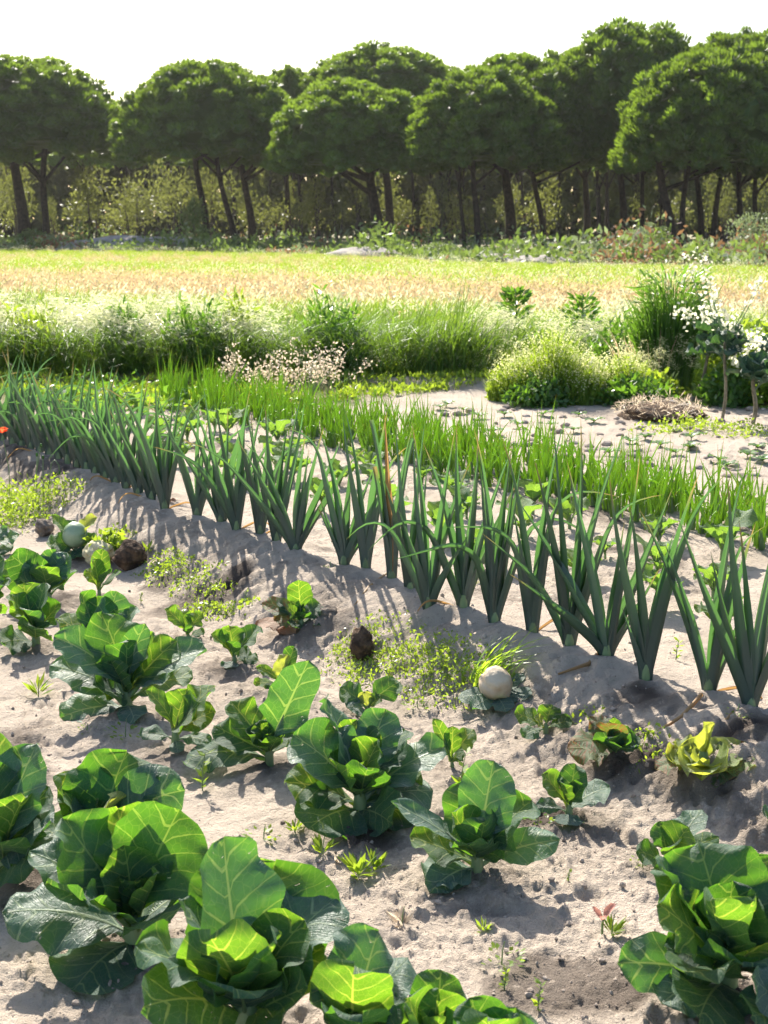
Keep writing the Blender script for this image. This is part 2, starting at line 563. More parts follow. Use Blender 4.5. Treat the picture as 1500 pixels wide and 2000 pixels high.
def rosette_leaf(L, W, e0, bend, az, cup, roll, rng, ruf=1.0, pet=0.2, ns=17, nt=13, lobes=0.0, point=0.0, ground=None, base=(0, 0, 0)):
    """a broad veined leaf with its stalk; angles in radians, base at BASE"""
    s = np.linspace(0, 1, ns)
    t = np.linspace(-1, 1, nt)
    e = e0 - bend * s
    ds = 1 / (ns - 1)
    cr = np.concatenate([[0], np.cumsum((np.cos(e[1:]) + np.cos(e[:-1])) / 2 * ds)]) * L
    cz = np.concatenate([[0], np.cumsum((np.sin(e[1:]) + np.sin(e[:-1])) / 2 * ds)]) * L
    r = np.array([math.cos(az), math.sin(az), 0])
    b = np.array([-math.sin(az), math.cos(az), 0])
    zz = np.array([0, 0, 1.0])
    mid = np.asarray(base, float) + cr[:, None] * r + cz[:, None] * zz
    n = -np.sin(e)[:, None] * r + np.cos(e)[:, None] * zz
    B = np.repeat(b[None], ns, 0)
    k = ns // 2
    fv = np.array([0, -1.0, 0.35])
    nv, bv = float(n[k] @ fv), float(b @ fv)
    turn = 0.38 * math.atan2(-bv, nv) if nv > -0.15 else 0.0
    ro = (roll + (max(-1.0, min(1.0, turn)) if ground is not None else 0)) * ss(0.05, 0.5, s)
    sw = 0.10 * L * rng.uniform(-1, 1) * s * s
    mid = mid + sw[:, None] * b
    c, si = np.cos(ro)[:, None], np.sin(ro)[:, None]
    B, n = B * c + n * si, n * c - B * si
    prof = 0.10 + 0.90 * ss(pet * 0.5, pet + 0.24, s)
    top = 0.58
    tip = np.where(s > top, np.sqrt(np.clip(1 - ((s - top) / (1.0 - top)) ** (2.4 - point), 0.0, 1)), 1)
    wv = W / 2 * prof * tip
    seed = rng.randint(0, 9999)
    ed = 1 + 0.32 * (fbm(s[:, None] * 5 + 0 * t, np.sign(t)[None] * 3.3 + 0 * s[:, None], 1.0, 2, seed) - 0.5)
    if lobes:
        ed = ed * (1 - lobes * (0.5 + 0.5 * np.sin(s[:, None] * 26 + seed + np.sign(t)[None] * 1.3)) * ss(0.12, 0.2, s)[:, None])
    ed = 1 + (ed - 1) * np.abs(t)[None] ** 0.7
    X = t[None] * wv[:, None] * ed
    th = cup * (0.5 + 0.5 * s[:, None]) * np.abs(t)[None] + 1e-6
    xs = X * np.sin(th) / th
    nn = np.abs(X) * (1 - np.cos(th)) / th
    wave = fbm(s[:, None] * 3.4 + 0 * t, t[None] * 1.2 + 0 * s[:, None], 1.0, 2, seed + 5) - 0.5
    wave2 = vn(s[:, None] * 8.5 + 0 * t, np.sign(t)[None] * 4.1 + 0 * s[:, None], seed + 9) - 0.5
    sgn = ss(0.12, 0.4, s)[:, None]
    nn = nn + ruf * sgn * (0.16 * W * wave + 0.26 * W * wave2 * np.abs(t)[None] ** 2.2)
    nn = nn - nn[:, nt // 2][:, None] * np.exp(-(t[None] / 0.25) ** 2)
    ph = (s[:, None] - 0.85 * np.abs(X) / L + 0.75 * (X / L) ** 2) * 5.6 + 0.3 * np.sign(t)[None] + rng.uniform(0, 1)
    nn = nn + 0.010 * L * np.sin(np.pi * ph) ** 2 * np.abs(t)[None] ** 0.5 * (1 - np.abs(t)[None] ** 4) * sgn
    V = mid[:, None] + xs[..., None] * B[:, None] + nn[..., None] * n[:, None]
    lf = np.stack([X / L, np.repeat(s[:, None], nt, 1), ph], 2)
    V = V.reshape(-1, 3)
    # stalk and raised midrib on the under side
    ms = slice(0, max(4, int(ns * 0.42)))
    pr = L * (0.034 * np.clip(1 - s / s[ms][-1], 0, 1) ** 0.8 + 0.003)
    Vt, Ft, m, _ = tube_block(mid[ms] - n[ms] * pr[ms, None] * 0.8, pr[ms], 6)
    lft = np.zeros((len(Vt), 3))
    lft[:, 1] = np.repeat(s[ms], 6)
    if ground is not None:
        for Q in (V, Vt):
            g = hz(Q[:, 0] + ground[0], Q[:, 1] + ground[1]) + 0.006 - ground[2]
            Q[:, 2] = np.maximum(Q[:, 2], g + 0.15 * np.minimum(0, Q[:, 2] - g) * 0)
    return [(V, grid_faces(ns, nt), 0, lf.reshape(-1, 3)), (Vt, Ft, 0, lft)]


def card_block(pos, dirn, length, width, m=0, sd=None, nrm=None):
    """one diamond-shaped leaflet per point, folded never, pointing along DIRN"""
    pos = np.asarray(pos, float)
    n = len(pos)
    d = np.asarray(dirn, float)
    d = d / (np.linalg.norm(d, axis=1)[:, None] + 1e-9)
    q = NR.normal(size=(n, 3)) if nrm is None else np.asarray(nrm, float)
    s = np.cross(d, q)
    s /= np.linalg.norm(s, axis=1)[:, None] + 1e-9
    length = np.broadcast_to(np.asarray(length, float), (n,))[:, None]
    width = np.broadcast_to(np.asarray(width, float), (n,))[:, None]
    V = np.stack([pos, pos + d * length * 0.5 + s * width * 0.5, pos + d * length, pos + d * length * 0.5 - s * width * 0.5], 1)
    F = np.arange(n * 4).reshape(n, 4)
    lf = np.zeros((n, 4, 3))
    lf[:, :, 1] = [0.2, 0.5, 0.8, 0.5]
    lf[:, :, 2] = (NR.rand(n) if sd is None else np.broadcast_to(sd, (n,)))[:, None]
    return V.reshape(-1, 3), F, m, lf.reshape(-1, 3)


def blade_block(base, az, height, width, lean, m=0, seg=3, face=None, droop=0.0):
    """grass blades: curved tapering strips; AZ is the lean direction"""
    base = np.asarray(base, float)
    n = len(base)
    bc = lambda v: np.broadcast_to(np.asarray(v, float), (n,))
    az, height, width, lean = bc(az), bc(height), bc(width), bc(lean)
    fa = NR.uniform(0, np.pi, n) if face is None else bc(face)
    t = np.linspace(0, 1, seg + 1)
    hor = height[:, None] * lean[:, None] * t ** 1.8
    up = height[:, None] * (t - (0.32 * lean[:, None] + droop) * t ** 2.6)
    C = np.stack([base[:, 0, None] + hor * np.cos(az)[:, None], base[:, 1, None] + hor * np.sin(az)[:, None], base[:, 2, None] + up], 2)
    wd = width[:, None] * 0.5 * (1 - t ** 2.2 * 0.93)
    S = np.stack([np.cos(fa)[:, None] * wd, np.sin(fa)[:, None] * wd, 0 * wd], 2)
    V = np.stack([C - S, C + S], 2).reshape(n, -1, 3)
    k = 2 * (seg + 1)
    f0 = np.array([[2 * i, 2 * i + 1, 2 * i + 3, 2 * i + 2] for i in range(seg)])
    F = (np.arange(n)[:, None, None] * k + f0[None]).reshape(-1, 4)
    lf = np.zeros((n, seg + 1, 2, 3))
    lf[..., 0] = np.array([-0.02, 0.02])
    lf[..., 1] = t[None, :, None]
    lf[..., 2] = NR.rand(n)[:, None, None]
    return V.reshape(-1, 3), F, m, lf.reshape(-1, 3)


def blob_block(c, r, m=0, sub=1, jit=0.12, squash=1.0, seed=0, f=3.0):
    """an uneven lump"""
    import bmesh
    bm = bmesh.new()
    bmesh.ops.create_icosphere(bm, subdivisions=sub, radius=1.0)
    V = np.array([v.co[:] for v in bm.verts])
    F = np.array([[v.index for v in fc.verts] for fc in bm.faces])
    bm.free()
    k = 1 + jit * 2 * (fbm(V[:, 0] * 1.3 + V[:, 2] * 2.1 + 5, V[:, 1] * 1.3 - V[:, 2] * 1.7 + 5, f * 0.5, 3, seed) - 0.5)
    V = V * k[:, None] * np.array([r, r, r * squash]) + np.asarray(c, float)
    return V, F, m


def rnd_dirs(n, up=0.0):
    d = NR.normal(size=(n, 3))
    d /= np.linalg.norm(d, axis=1)[:, None]
    d[:, 2] += up
    return d / np.linalg.norm(d, axis=1)[:, None]


def scatter(name, pts, rot, scl, src):
    """stuff: instances of SRC's mesh on points, through geometry nodes"""
    me = bpy.data.meshes.new(name)
    me.vertices.add(len(pts))
    me.vertices.foreach_set('co', np.asarray(pts, np.float32).ravel())
    a = me.attributes.new('rot', 'FLOAT_VECTOR', 'POINT')
    a.data.foreach_set('vector', np.asarray(rot, np.float32).ravel())
    a = me.attributes.new('scl', 'FLOAT', 'POINT')
    a.data.foreach_set('value', np.asarray(scl, np.float32))
    o = bpy.data.objects.new(name, me)
    COL.objects.link(o)
    g = bpy.data.node_groups.new(name, 'GeometryNodeTree')
    g.interface.new_socket('Geometry', in_out='INPUT', socket_type='NodeSocketGeometry')
    g.interface.new_socket('Geometry', in_out='OUTPUT', socket_type='NodeSocketGeometry')
    gi = g.nodes.new('NodeGroupInput')
    go = g.nodes.new('NodeGroupOutput')
    ip = g.nodes.new('GeometryNodeInstanceOnPoints')
    ob = g.nodes.new('GeometryNodeObjectInfo')
    ob.inputs['Object'].default_value = src
    ob.inputs['As Instance'].default_value = True
    ar = g.nodes.new('GeometryNodeInputNamedAttribute')
    ar.data_type = 'FLOAT_VECTOR'
    ar.inputs['Name'].default_value = 'rot'
    asx = g.nodes.new('GeometryNodeInputNamedAttribute')
    asx.data_type = 'FLOAT'
    asx.inputs['Name'].default_value = 'scl'
    g.links.new(gi.outputs[0], ip.inputs['Points'])
    g.links.new(ob.outputs['Geometry'], ip.inputs['Instance'])
    g.links.new(ar.outputs[0], ip.inputs['Rotation'])
    g.links.new(asx.outputs[0], ip.inputs['Scale'])
    g.links.new(ip.outputs[0], go.inputs[0])
    md = o.modifiers.new('scatter', 'NODES')
    md.node_group = g
    return o


def source(*a, **k):
    o = mk(*a, **k)
    COL.objects.unlink(o)
    return o


# ------------------------------------------------------------------ plants of the bed: positions first, so that the soil can rise around them
# (base px, leaves [(tip px x, y, depth offset m, width m, bend deg, cup rad, roll deg, material)], label, category ...)
G, Bl, Yg, Ye, Od, Dr = M_CAB, M_CABB, M_YOUNG, M_YEL, M_OLD, M_DRYLEAF
CABBAGES = [
    ((262, 1850), [(120, 1598, .05, .21, 20, .7, 10, G), (228, 1580, .14, .24, 15, .8, 0, Yg), (352, 1582, .09, .23, 12, .5, -8, G),
                   (5, 1780, -.03, .19, 45, -.3, 15, Bl), (140, 1938, -.15, .20, 50, -.2, 0, G), (95, 1730, -.07, .17, 20, .9, 40, G),
                   (310, 1700, -.02, .09, 5, .9, 0, Yg), (250, 1650, .03, .15, 15, .9, 0, Yg), (400, 1720, .06, .17, 25, .5, -20, Bl),
                   (190, 1770, -.12, .13, 15, .8, 0, G), (60, 1660, .04, .15, 30, .4, 0, Bl), (330, 1800, -.1, .13, 30, .3, 0, G)],
     'big spreading cabbage with a drooping front leaf, beside the tall folded one'),
    ((205, 1690), [(232, 1468, .12, .22, 10, .5, 0, G), (105, 1515, .02, .17, 10, .8, 25, Yg), (362, 1545, .05, .17, 55, -.3, 0, Bl),
                   (215, 1560, -.02, .20, 45, -.4, 0, Ye), (160, 1500, .1, .15, 15, .6, 0, G), (320, 1600, .0, .15, 40, .3, 0, Bl),
                   (130, 1590, -.05, .15, 20, .8, 0, G), (290, 1530, .1, .16, 25, .4, 0, G), (80, 1620, -.02, .16, 40, .2, 0, Bl)],
     'cabbage with a bright yellow-lit leaf, partly hidden behind the big spreading cabbage'),
    ((10, 1720), [(68, 1450, .08, .18, 12, .6, -20, Bl), (-50, 1500, .05, .18, 20, .5, 0, G), (10, 1425, .14, .18, 10, .6, 0, Yg),
                  (95, 1610, -.05, .17, 45, -.3, 0, Bl), (60, 1690, -.12, .17, 50, -.1, 0, G), (-70, 1620, 0, .2, 40, 0, 0, Bl),
                  (40, 1560, -.04, .16, 15, .8, 0, Yg), (0, 1650, -.12, .17, 40, 0, 0, G), (100, 1540, .06, .14, 20, .6, 0, G)],
     'cabbage cut by the picture edge, with a tall grey-green pointed leaf'),
    ((480, 2030), [(418, 1638, .14, .20, 12, .9, 25, Bl), (545, 1692, .20, .30, 25, .5, 0, G), (655, 1745, .12, .20, 25, .4, -20, Bl),
                   (262, 1850, -.03, .20, 35, .5, 15, G), (425, 1835, -.09, .19, 12, .8, 10, Yg), (590, 1790, .05, .16, 15, .7, 0, Yg),
                   (530, 1850, -.05, .16, 12, .9, 0, Yg), (635, 1850, .03, .15, 15, .7, -20, Yg), (345, 1760, .04, .20, 25, .6, 30, G),
                   (470, 1930, -.14, .15, 30, .5, 0, G), (270, 1960, -.14, .18, 45, -.1, 0, G), (600, 1930, -.06, .14, 20, .7, 0, G)],
     'large cabbage with a tall folded grey-green leaf at the lower edge of the picture'),
    ((690, 2075), [(680, 1885, -.05, .16, 10, .6, 10, Yg), (752, 1820, .10, .16, 55, -.4, 10, Bl), (806, 1878, .06, .16, 50, -.3, 0, Bl),
                   (620, 1930, .0, .13, 20, .7, 0, Yg), (790, 1960, -.03, .14, 40, .2, 0, G), (720, 1980, -.12, .14, 20, .6, 0, G)],
     'smaller cabbage with arched rippled leaves, tucked beside the large folded one at the lower edge'),
    ((845, 2120), [(872, 1895, .1, .12, 8, .6, 20, G), (795, 1945, 0, .16, 10, .7, 0, Yg), (850, 1930, .04, .20, 10, .6, 0, Yg),
                   (905, 1990, 0, .13, 20, .5, 0, G), (760, 2010, -.04, .14, 30, .4, 0, G)],
     'cabbage of which only upright leaf tops show, cut by the lower edge of the picture'),
    ((965, 2150), [(925, 1945, .05, .12, 10, .6, 0, G), (1000, 1965, .05, .13, 12, .5, 0, G), (965, 1985, -.02, .15, 12, .7, 0, Yg), (1060, 2010, 0, .12, 30, .3, 0, Bl)],
     'cabbage with just two leaf tips rising over the lower edge of the picture'),
    ((1415, 1945), [(1365, 1642, .14, .26, 18, .5, 5, G), (1485, 1668, .14, .26, 15, .5, -5, G), (1278, 1680, .06, .16, 20, .7, 20, G),
                    (1282, 1760, -.02, .17, 25, .5, 0, Yg), (1298, 1850, 0, .13, 35, .2, 0, G), (1208, 1885, -.02, .12, 40, -.2, 0, Bl),
                    (1375, 1755, -.05, .15, 8, 1.1, 0, Yg), (1470, 1760, -.03, .16, 8, 1.0, 0, Yg), (1330, 1900, -.12, .15, 30, .4, 20, Yg),
                    (1350, 1985, -.16, .17, 45, -.1, 0, G), (1440, 1880, -.12, .16, 20, .6, 0, G), (1560, 1800, .03, .22, 25, .4, 0, G),
                    (1420, 1720, .05, .18, 5, 1.2, 0, G), (1290, 1960, -.08, .13, 50, -.1, 0, Bl), (1500, 1880, -.08, .18, 25, .5, 0, G)],
     'tall open cabbage with a cupped heart standing alone by the sandy patch'),
    ((1545, 2030), [(1465, 1905, 0, .12, 25, .4, 0, Bl), (1470, 1985, -.06, .16, 40, .1, 0, G), (1500, 1900, .04, .15, 15, .5, 0, G), (1550, 1900, .05, .15, 10, .5, 0, G)],
     'cabbage at the lower corner by the tall open one, with a yellow bloom before it'),
    ((702, 1595), [(640, 1362, .14, .17, 15, .6, 12, Bl), (578, 1430, .05, .22, 25, .5, 15, Bl), (556, 1530, -.03, .14, 40, .1, 0, Yg),
                   (612, 1620, -.13, .22, 40, .1, 0, G), (690, 1405, .13, .15, 10, .7, 0, Yg), (745, 1390, .16, .15, 12, .6, 0, Bl),
                   (790, 1425, .15, .17, 15, .5, 0, G), (805, 1490, .10, .20, 15, .5, 0, Yg), (735, 1442, .03, .15, 10, .9, 0, Yg),
                   (720, 1500, -.07, .20, 10, .9, 0, G), (845, 1540, .01, .19, 35, .2, -15, Bl), (862, 1455, .10, .15, 20, .4, -25, Bl),
                   (825, 1595, -.02, .16, 40, .1, 0, G), (765, 1612, -.12, .16, 40, 0, 0, G), (640, 1480, -.02, .18, 15, .8, 20, Yg)],
     'round full cabbage in the middle of the bed, its leaves in a wide open rosette'),
    ((930, 1705), [(905, 1522, .10, .14, 8, .5, 0, G), (975, 1488, .08, .14, 6, .6, 30, Bl), (1035, 1560, .06, .18, 12, .4, -15, G),
                   (950, 1600, -.04, .16, 8, 1.1, 0, G), (885, 1590, -.02, .13, 8, .9, 15, Yg), (800, 1640, 0, .13, 35, .6, 25, Yg),
                   (762, 1570, .02, .08, 25, .4, 0, Bl), (828, 1715, -.05, .13, 35, .1, 0, Bl), (835, 1742, -.09, .09, 35, -.2, 0, Bl),
                   (1095, 1645, 0, .10, 35, -.3, 0, Bl), (915, 1650, -.08, .12, 12, .8, 0, G), (985, 1620, .0, .13, 15, .8, 0, G)],
     'ragged cabbage with one tall upright leaf, in front of the round full cabbage'),
    ((525, 1495), [(602, 1288, .04, .15, 8, .5, 55, Bl), (452, 1368, .08, .13, 15, .8, 20, Yg), (555, 1378, .12, .13, 10, .6, 0, G),
                   (505, 1408, .02, .13, 8, 1.0, 0, Yg), (358, 1485, -.02, .14, 50, -.2, 0, G), (478, 1430, -.01, .13, 8, 1.0, 0, Yg),
                   (590, 1410, .10, .13, 10, .6, 0, G), (420, 1415, .05, .12, 25, .4, 0, G), (540, 1440, -.04, .11, 10, 1.1, 0, Yg)],
     'cabbage with a single long paddle leaf sticking up, beside the round full cabbage'),
    ((248, 1385), [(110, 1240, .02, .17, 25, .6, 20, Bl), (100, 1295, 0, .17, 40, .3, 0, Bl), (205, 1196, .10, .19, 12, .6, 10, G),
                   (250, 1250, -.02, .15, 8, .9, 0, G), (280, 1215, .03, .10, 8, .9, 40, Bl), (345, 1252, .05, .18, 15, .6, -10, Yg),
                   (405, 1268, .02, .20, 30, .2, -20, Bl), (118, 1402, -.06, .15, 55, -.2, 0, Bl), (262, 1412, -.14, .10, 50, 0, 0, Bl),
                   (185, 1340, -.08, .18, 25, .6, 10, G), (150, 1330, -.02, .15, 35, .4, 0, Yg), (375, 1325, -.02, .16, 35, .2, 0, G),
                   (300, 1235, .08, .14, 10, .6, 0, Yg), (215, 1290, -.03, .12, 10, 1.0, 0, Yg)],
     'large cabbage with broad rippled leaves, next to a small pale leggy one'),
    ((200, 1300), [(150, 1160, .05, .15, 20, .6, 15, G), (112, 1205, 0, .16, 35, .3, 0, Yg), (190, 1165, .08, .14, 10, .6, 0, G),
                   (228, 1155, .10, .12, 10, .6, 20, Bl), (268, 1185, .08, .17, 25, .4, -15, Bl), (240, 1200, .0, .15, 10, .7, 0, G), (160, 1240, -.06, .13, 15, .8, 0, G)],
     'cabbage showing only its upper leaves, close behind the large rippled one'),
    ((70, 1262), [(18, 1160, 0, .17, 15, .6, 15, Yg), (90, 1138, .05, .17, 12, .6, -10, G), (50, 1190, -.04, .15, 20, .7, 20, Bl),
                  (0, 1255, -.07, .18, 50, -.1, 0, G), (120, 1180, .03, .14, 20, .5, 0, G), (40, 1140, .08, .15, 15, .5, 0, Yg), (70, 1225, -.1, .14, 30, .4, 0, Yg)],
     'cabbage with a lime-lit cupped leaf and a low dark one'),
    ((95, 1180), [(108, 1075, .10, .13, 8, .6, 20, Bl), (62, 1090, .05, .15, 20, .5, 10, Bl), (20, 1085, .03, .16, 20, .5, 0, G),
                  (135, 1080, .08, .12, 15, .5, 20, Bl), (152, 1115, .02, .13, 25, .5, 0, G), (85, 1105, -.03, .14, 10, .8, 0, Yg),
                  (40, 1130, -.05, .14, 25, .5, 0, G), (0, 1110, .06, .15, 30, .4, 0, G)],
     'farthest full cabbage of the bed, many upright leaves in front of the headed cabbage'),
    ((-20, 1215), [(5, 1085, .06, .15, 15, .5, 0, G), (22, 1130, 0, .15, 20, .7, 10, G), (-60, 1120, .03, .17, 20, .5, 0, Bl), (-10, 1180, -.05, .14, 20, .7, 0, Yg), (-70, 1200, 0, .17, 40, 0, 0, Bl)],
     'cabbage half outside the picture edge, behind the lime-lit one'),
    ((342, 1455), [(418, 1338, .05, .13, 15, .5, -15, Yg), (360, 1345, .06, .12, 10, .6, 0, Yg), (285, 1345, 0, .09, 35, .3, 20, Yg),
                   (272, 1432, -.02, .07, 45, -.2, 0, Bl), (412, 1452, -.05, .06, 45, -.2, 0, Bl), (385, 1375, -.04, .14, 12, .8, 0, Yg), (350, 1475, -.08, .05, 40, 0, 0, Bl), (420, 1390, .0, .1, 25, .4, 0, Yg)],
     'small pale lime-green cabbage on a leggy stem beside the large rippled cabbage'),
    ((193, 1158), [(206, 1072, .05, .09, 8, .6, 10, Yg), (182, 1092, 0, .10, 12, .7, 0, Yg), (236, 1118, 0, .06, 30, .3, 0, G), (165, 1112, .02, .07, 30, .4, 0, Yg), (215, 1110, -.03, .07, 12, .6, 0, G)],
     'young cabbage with two lit leaves standing before the dark round clod'),
    ((367, 1242), [(322, 1188, 0, .08, 30, .5, 0, Yg), (348, 1196, .04, .08, 12, .6, 0, Yg), (393, 1195, .03, .09, 12, .6, 0, Yg), (375, 1222, -.02, .06, 15, .5, 0, G), (400, 1235, 0, .05, 40, 0, 0, G)],
     'tiny young cabbage by the weedy edge, the one with three lit leaves'),
    ((457, 1297), [(412, 1238, 0, .09, 25, .5, 15, Yg), (448, 1222, .05, .10, 10, .6, 0, Yg), (512, 1226, .04, .10, 15, .5, -10, G), (490, 1270, .01, .08, 30, .4, 0, G),
                   (445, 1312, -.06, .07, 40, 0, 0, Bl), (445, 1252, -.02, .10, 10, .8, 0, G), (505, 1290, 0, .08, 40, 0, 0, G)],
     'young cabbage with round spread leaves, between the large rippled cabbage and the rotting plant'),
    ((552, 1345), [(545, 1280, .0, .10, 10, .5, 0, Ye), (500, 1302, 0, .05, 40, 0, 0, Yg), (495, 1335, -.02, .05, 45, 0, 0, Yg), (577, 1262, .06, .06, 8, .5, 0, G), (520, 1348, -.03, .05, 50, 0, 0, G), (570, 1300, .03, .08, 12, .5, 0, Yg)],
     'young cabbage with one glowing yellow-green leaf behind the long paddle leaf'),
    ((717, 1385), [(662, 1345, .02, .09, 35, .1, 0, G), (715, 1350, .02, .08, 15, .6, 0, Ye), (780, 1330, .05, .09, 25, .3, 20, G), (680, 1382, -.04, .09, 45, -.2, 0, Bl), (745, 1360, .0, .06, 20, .5, 0, Yg), (690, 1355, .06, .08, 25, .3, 0, G)],
     'young cabbage just behind the round full cabbage, with flat dark side leaves'),
    ((882, 1492), [(846, 1402, .02, .05, 20, .4, 0, Yg), (885, 1418, .03, .06, 10, .5, 0, Yg), (928, 1425, .03, .07, 30, .3, 0, Yg), (850, 1445, -.02, .07, 40, 0, 0, G), (908, 1470, 0, .05, 45, 0, 0, G)],
     'thin leggy young cabbage with pointed lime leaves, between the round cabbage and the pale root'),
    ((1065, 1435), [(1005, 1395, 0, .08, 30, .4, 0, Yg), (1078, 1376, .04, .09, 10, .6, 0, Yg), (1045, 1402, -.01, .09, 15, .6, 0, Ye), (1118, 1408, .0, .06, 35, .2, 0, Yg), (1020, 1440, -.03, .06, 45, 0, 0, Bl)],
     'young bright lime cabbage next to the pale round root'),
    ((1110, 1592), [(1058, 1512, .02, .10, 15, .6, 15, Yg), (1128, 1492, .05, .09, 12, .5, 0, G), (1192, 1540, .02, .11, 40, .1, -15, Bl), (1092, 1525, -.01, .08, 8, .9, 0, Yg), (1110, 1620, -.07, .09, 35, 0, 0, Bl), (1045, 1572, 0, .05, 45, 0, 0, Bl), (1140, 1530, .0, .08, 12, .8, 0, G)],
     'neat young cabbage with rounded spoon leaves, in front of the browning one'),
    ((1305, 1690), [(1282, 1605, .04, .09, 25, .4, 20, G), (1245, 1665, -.01, .08, 35, .3, 0, G), (1345, 1615, .0, .11, 25, .4, 0, Yg), (1370, 1580, .07, .09, 15, .4, -20, Bl), (1330, 1640, -.02, .09, 30, .3, 0, Yg), (1410, 1640, .04, .06, 40, 0, 0, G)],
     'young cabbage with small oval leaves peeping from behind the tall open cabbage'),
    ((1200, 1500), [(1150, 1402, .03, .10, 60, -.2, 0, Od), (1185, 1412, -.02, .17, 30, .5, 20, Od), (1235, 1428, .04, .14, 15, .7, 0, G), (1108, 1462, 0, .12, 45, -.1, 0, Od), (1190, 1440, -.06, .16, 30, .5, 0, G),
                    (1262, 1470, .02, .13, 30, .5, 0, G), (1255, 1500, -.03, .12, 45, .2, 0, G), (1215, 1460, -.09, .10, 25, .7, 0, G), (1120, 1450, -.05, .10, 50, -.1, 0, Od)],
     'crumpled dark cabbage with brown leaf edges at the foot of the ridge'),
    ((1370, 1548), [(1312, 1452, .03, .14, 25, .7, 20, Ye), (1345, 1444, .05, .14, 30, .5, 0, Ye), (1402, 1462, .05, .16, 25, .8, 0, Ye), (1470, 1478, .04, .18, 30, .7, -15, Ye), (1280, 1502, 0, .10, 45, .2, 0, Od),
                    (1455, 1545, -.05, .15, 40, -.1, 0, Od), (1380, 1490, -.08, .20, 15, 1.0, 0, Ye), (1325, 1495, -.06, .15, 20, .8, 20, Ye), (1475, 1515, -.01, .14, 45, .3, 0, Od), (1340, 1505, -.1, .17, 30, .9, 0, Ye), (1425, 1500, -.1, .19, 30, .9, 0, Ye), (1298, 1478, .02, .15, 30, .6, 0, Ye), (1445, 1465, .03, .17, 30, .6, 0, Ye), (1372, 1448, .07, .17, 25, .7, 0, Ye), (1360, 1475, .0, .14, 20, 1.0, 0, Ye)],
     'yellow-green cut-over cabbage with ragged browning outer leaves, by the foot of the ridge'),
    ((588, 1235), [(584, 1132, .02, .10, 8, .4, 0, Yg), (510, 1178, .03, .09, 40, 0, 0, Od), (535, 1212, -.02, .09, 35, .2, 0, Od), (548, 1172, .06, .10, 30, .3, 0, G), (625, 1178, .04, .11, 35, .3, 0, G),
                   (640, 1205, .0, .11, 40, .3, 0, G), (572, 1225, -.06, .10, 30, .3, 0, G), (600, 1195, -.03, .12, 30, .7, 0, G), (498, 1225, -.02, .09, 45, -.1, 0, Dr), (548, 1240, -.05, .09, 40, 0, 0, Dr), (560, 1180, -.02, .10, 20, .6, 0, Yg), (620, 1240, -.04, .10, 40, .2, 0, G)],
     'rotting cabbage clump with one fresh upright leaf and brown dead leaves round its foot'),
    ((148, 1078), [(98, 1008, .0, .10, 20, .6, 20, Yg), (190, 1012, .02, .12, 25, .6, -10, Ye), (90, 1062, -.05, .13, 40, .2, 0, G), (115, 1090, -.09, .12, 40, .2, 0, G), (190, 1060, -.04, .12, 35, .2, 0, G), (125, 1015, .08, .11, 20, .6, 0, G), (165, 1085, -.1, .1, 40, 0, 0, G)],
     'headed cabbage with a bare pale green ball showing above its leaves'),
    ((-15, 1075), [(38, 1045, .03, .09, 40, 0, 0, Bl), (15, 1030, .05, .09, 35, 0, 0, Bl), (22, 1075, -.04, .11, 40, .1, 0, G), (-40, 1030, 0, .1, 30, 0, 0, G)],
     'low blue-green young cabbage at the picture edge near the grey clod'),
    ((1515, 1625), [(1488, 1582, 0, .06, 45, -.2, 0, Bl), (1500, 1600, -.03, .07, 40, 0, 0, G), (1540, 1570, .04, .09, 25, .3, 0, G)],
     'sliver of a young cabbage at the picture edge below the yellow cut-over one'),
]
for (bx, by), lv, lab in CABBAGES:
    p = on_level(bx, by, 0.02)
    MOUNDS.append((p[0], p[1], 0.16, 0.028 if len(lv) > 6 else 0.012))


def build_ground():
    th = np.concatenate([np.linspace(-62, -20.2, 42), np.linspace(-20, 20, 470), np.linspace(20.2, 62, 42)])
    r = [0.9]
    while r[-1] < 420:
        q = r[-1]
        r.append(q * (1.0032 if 1.9 < q < 9 else (1.008 if q < 13.5 else 1.03)))
    r = np.array(r)
    Rg, Th = np.meshgrid(r, np.radians(th), indexing='ij')
    x = Rg * np.sin(Th)
    y = Rg * np.cos(Th)
    z = hz(x, y, True)
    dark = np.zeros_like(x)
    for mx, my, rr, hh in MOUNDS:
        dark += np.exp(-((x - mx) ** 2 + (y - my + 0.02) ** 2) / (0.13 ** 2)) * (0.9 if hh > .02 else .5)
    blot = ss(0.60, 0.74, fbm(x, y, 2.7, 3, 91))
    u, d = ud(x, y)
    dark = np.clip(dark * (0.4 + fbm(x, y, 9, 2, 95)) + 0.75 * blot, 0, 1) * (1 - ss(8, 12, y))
    dark += 0.35 * ss(-0.5, -0.35, d) * (1 - ss(-0.08, 0, d)) * ss(0.45, 0.62, fbm(u, d, 7, 3, 97))  # shade of the ridge flank under grazing light, painted as darker soil patches
    green = np.maximum(ss(12.2, 13.2, y), ss(10.4, 11.6, y) * ss(0.2, -0.4, x)) * (1 - 0.25 * ss(52, 60, y))
    V = np.stack([x, y, z], 2).reshape(-1, 3)
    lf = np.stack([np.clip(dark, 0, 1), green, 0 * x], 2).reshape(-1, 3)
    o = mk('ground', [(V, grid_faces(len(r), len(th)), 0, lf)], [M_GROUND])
    tag(o, 'pale sandy soil of the vegetable garden with a raised ridge', kind='structure')


build_ground()

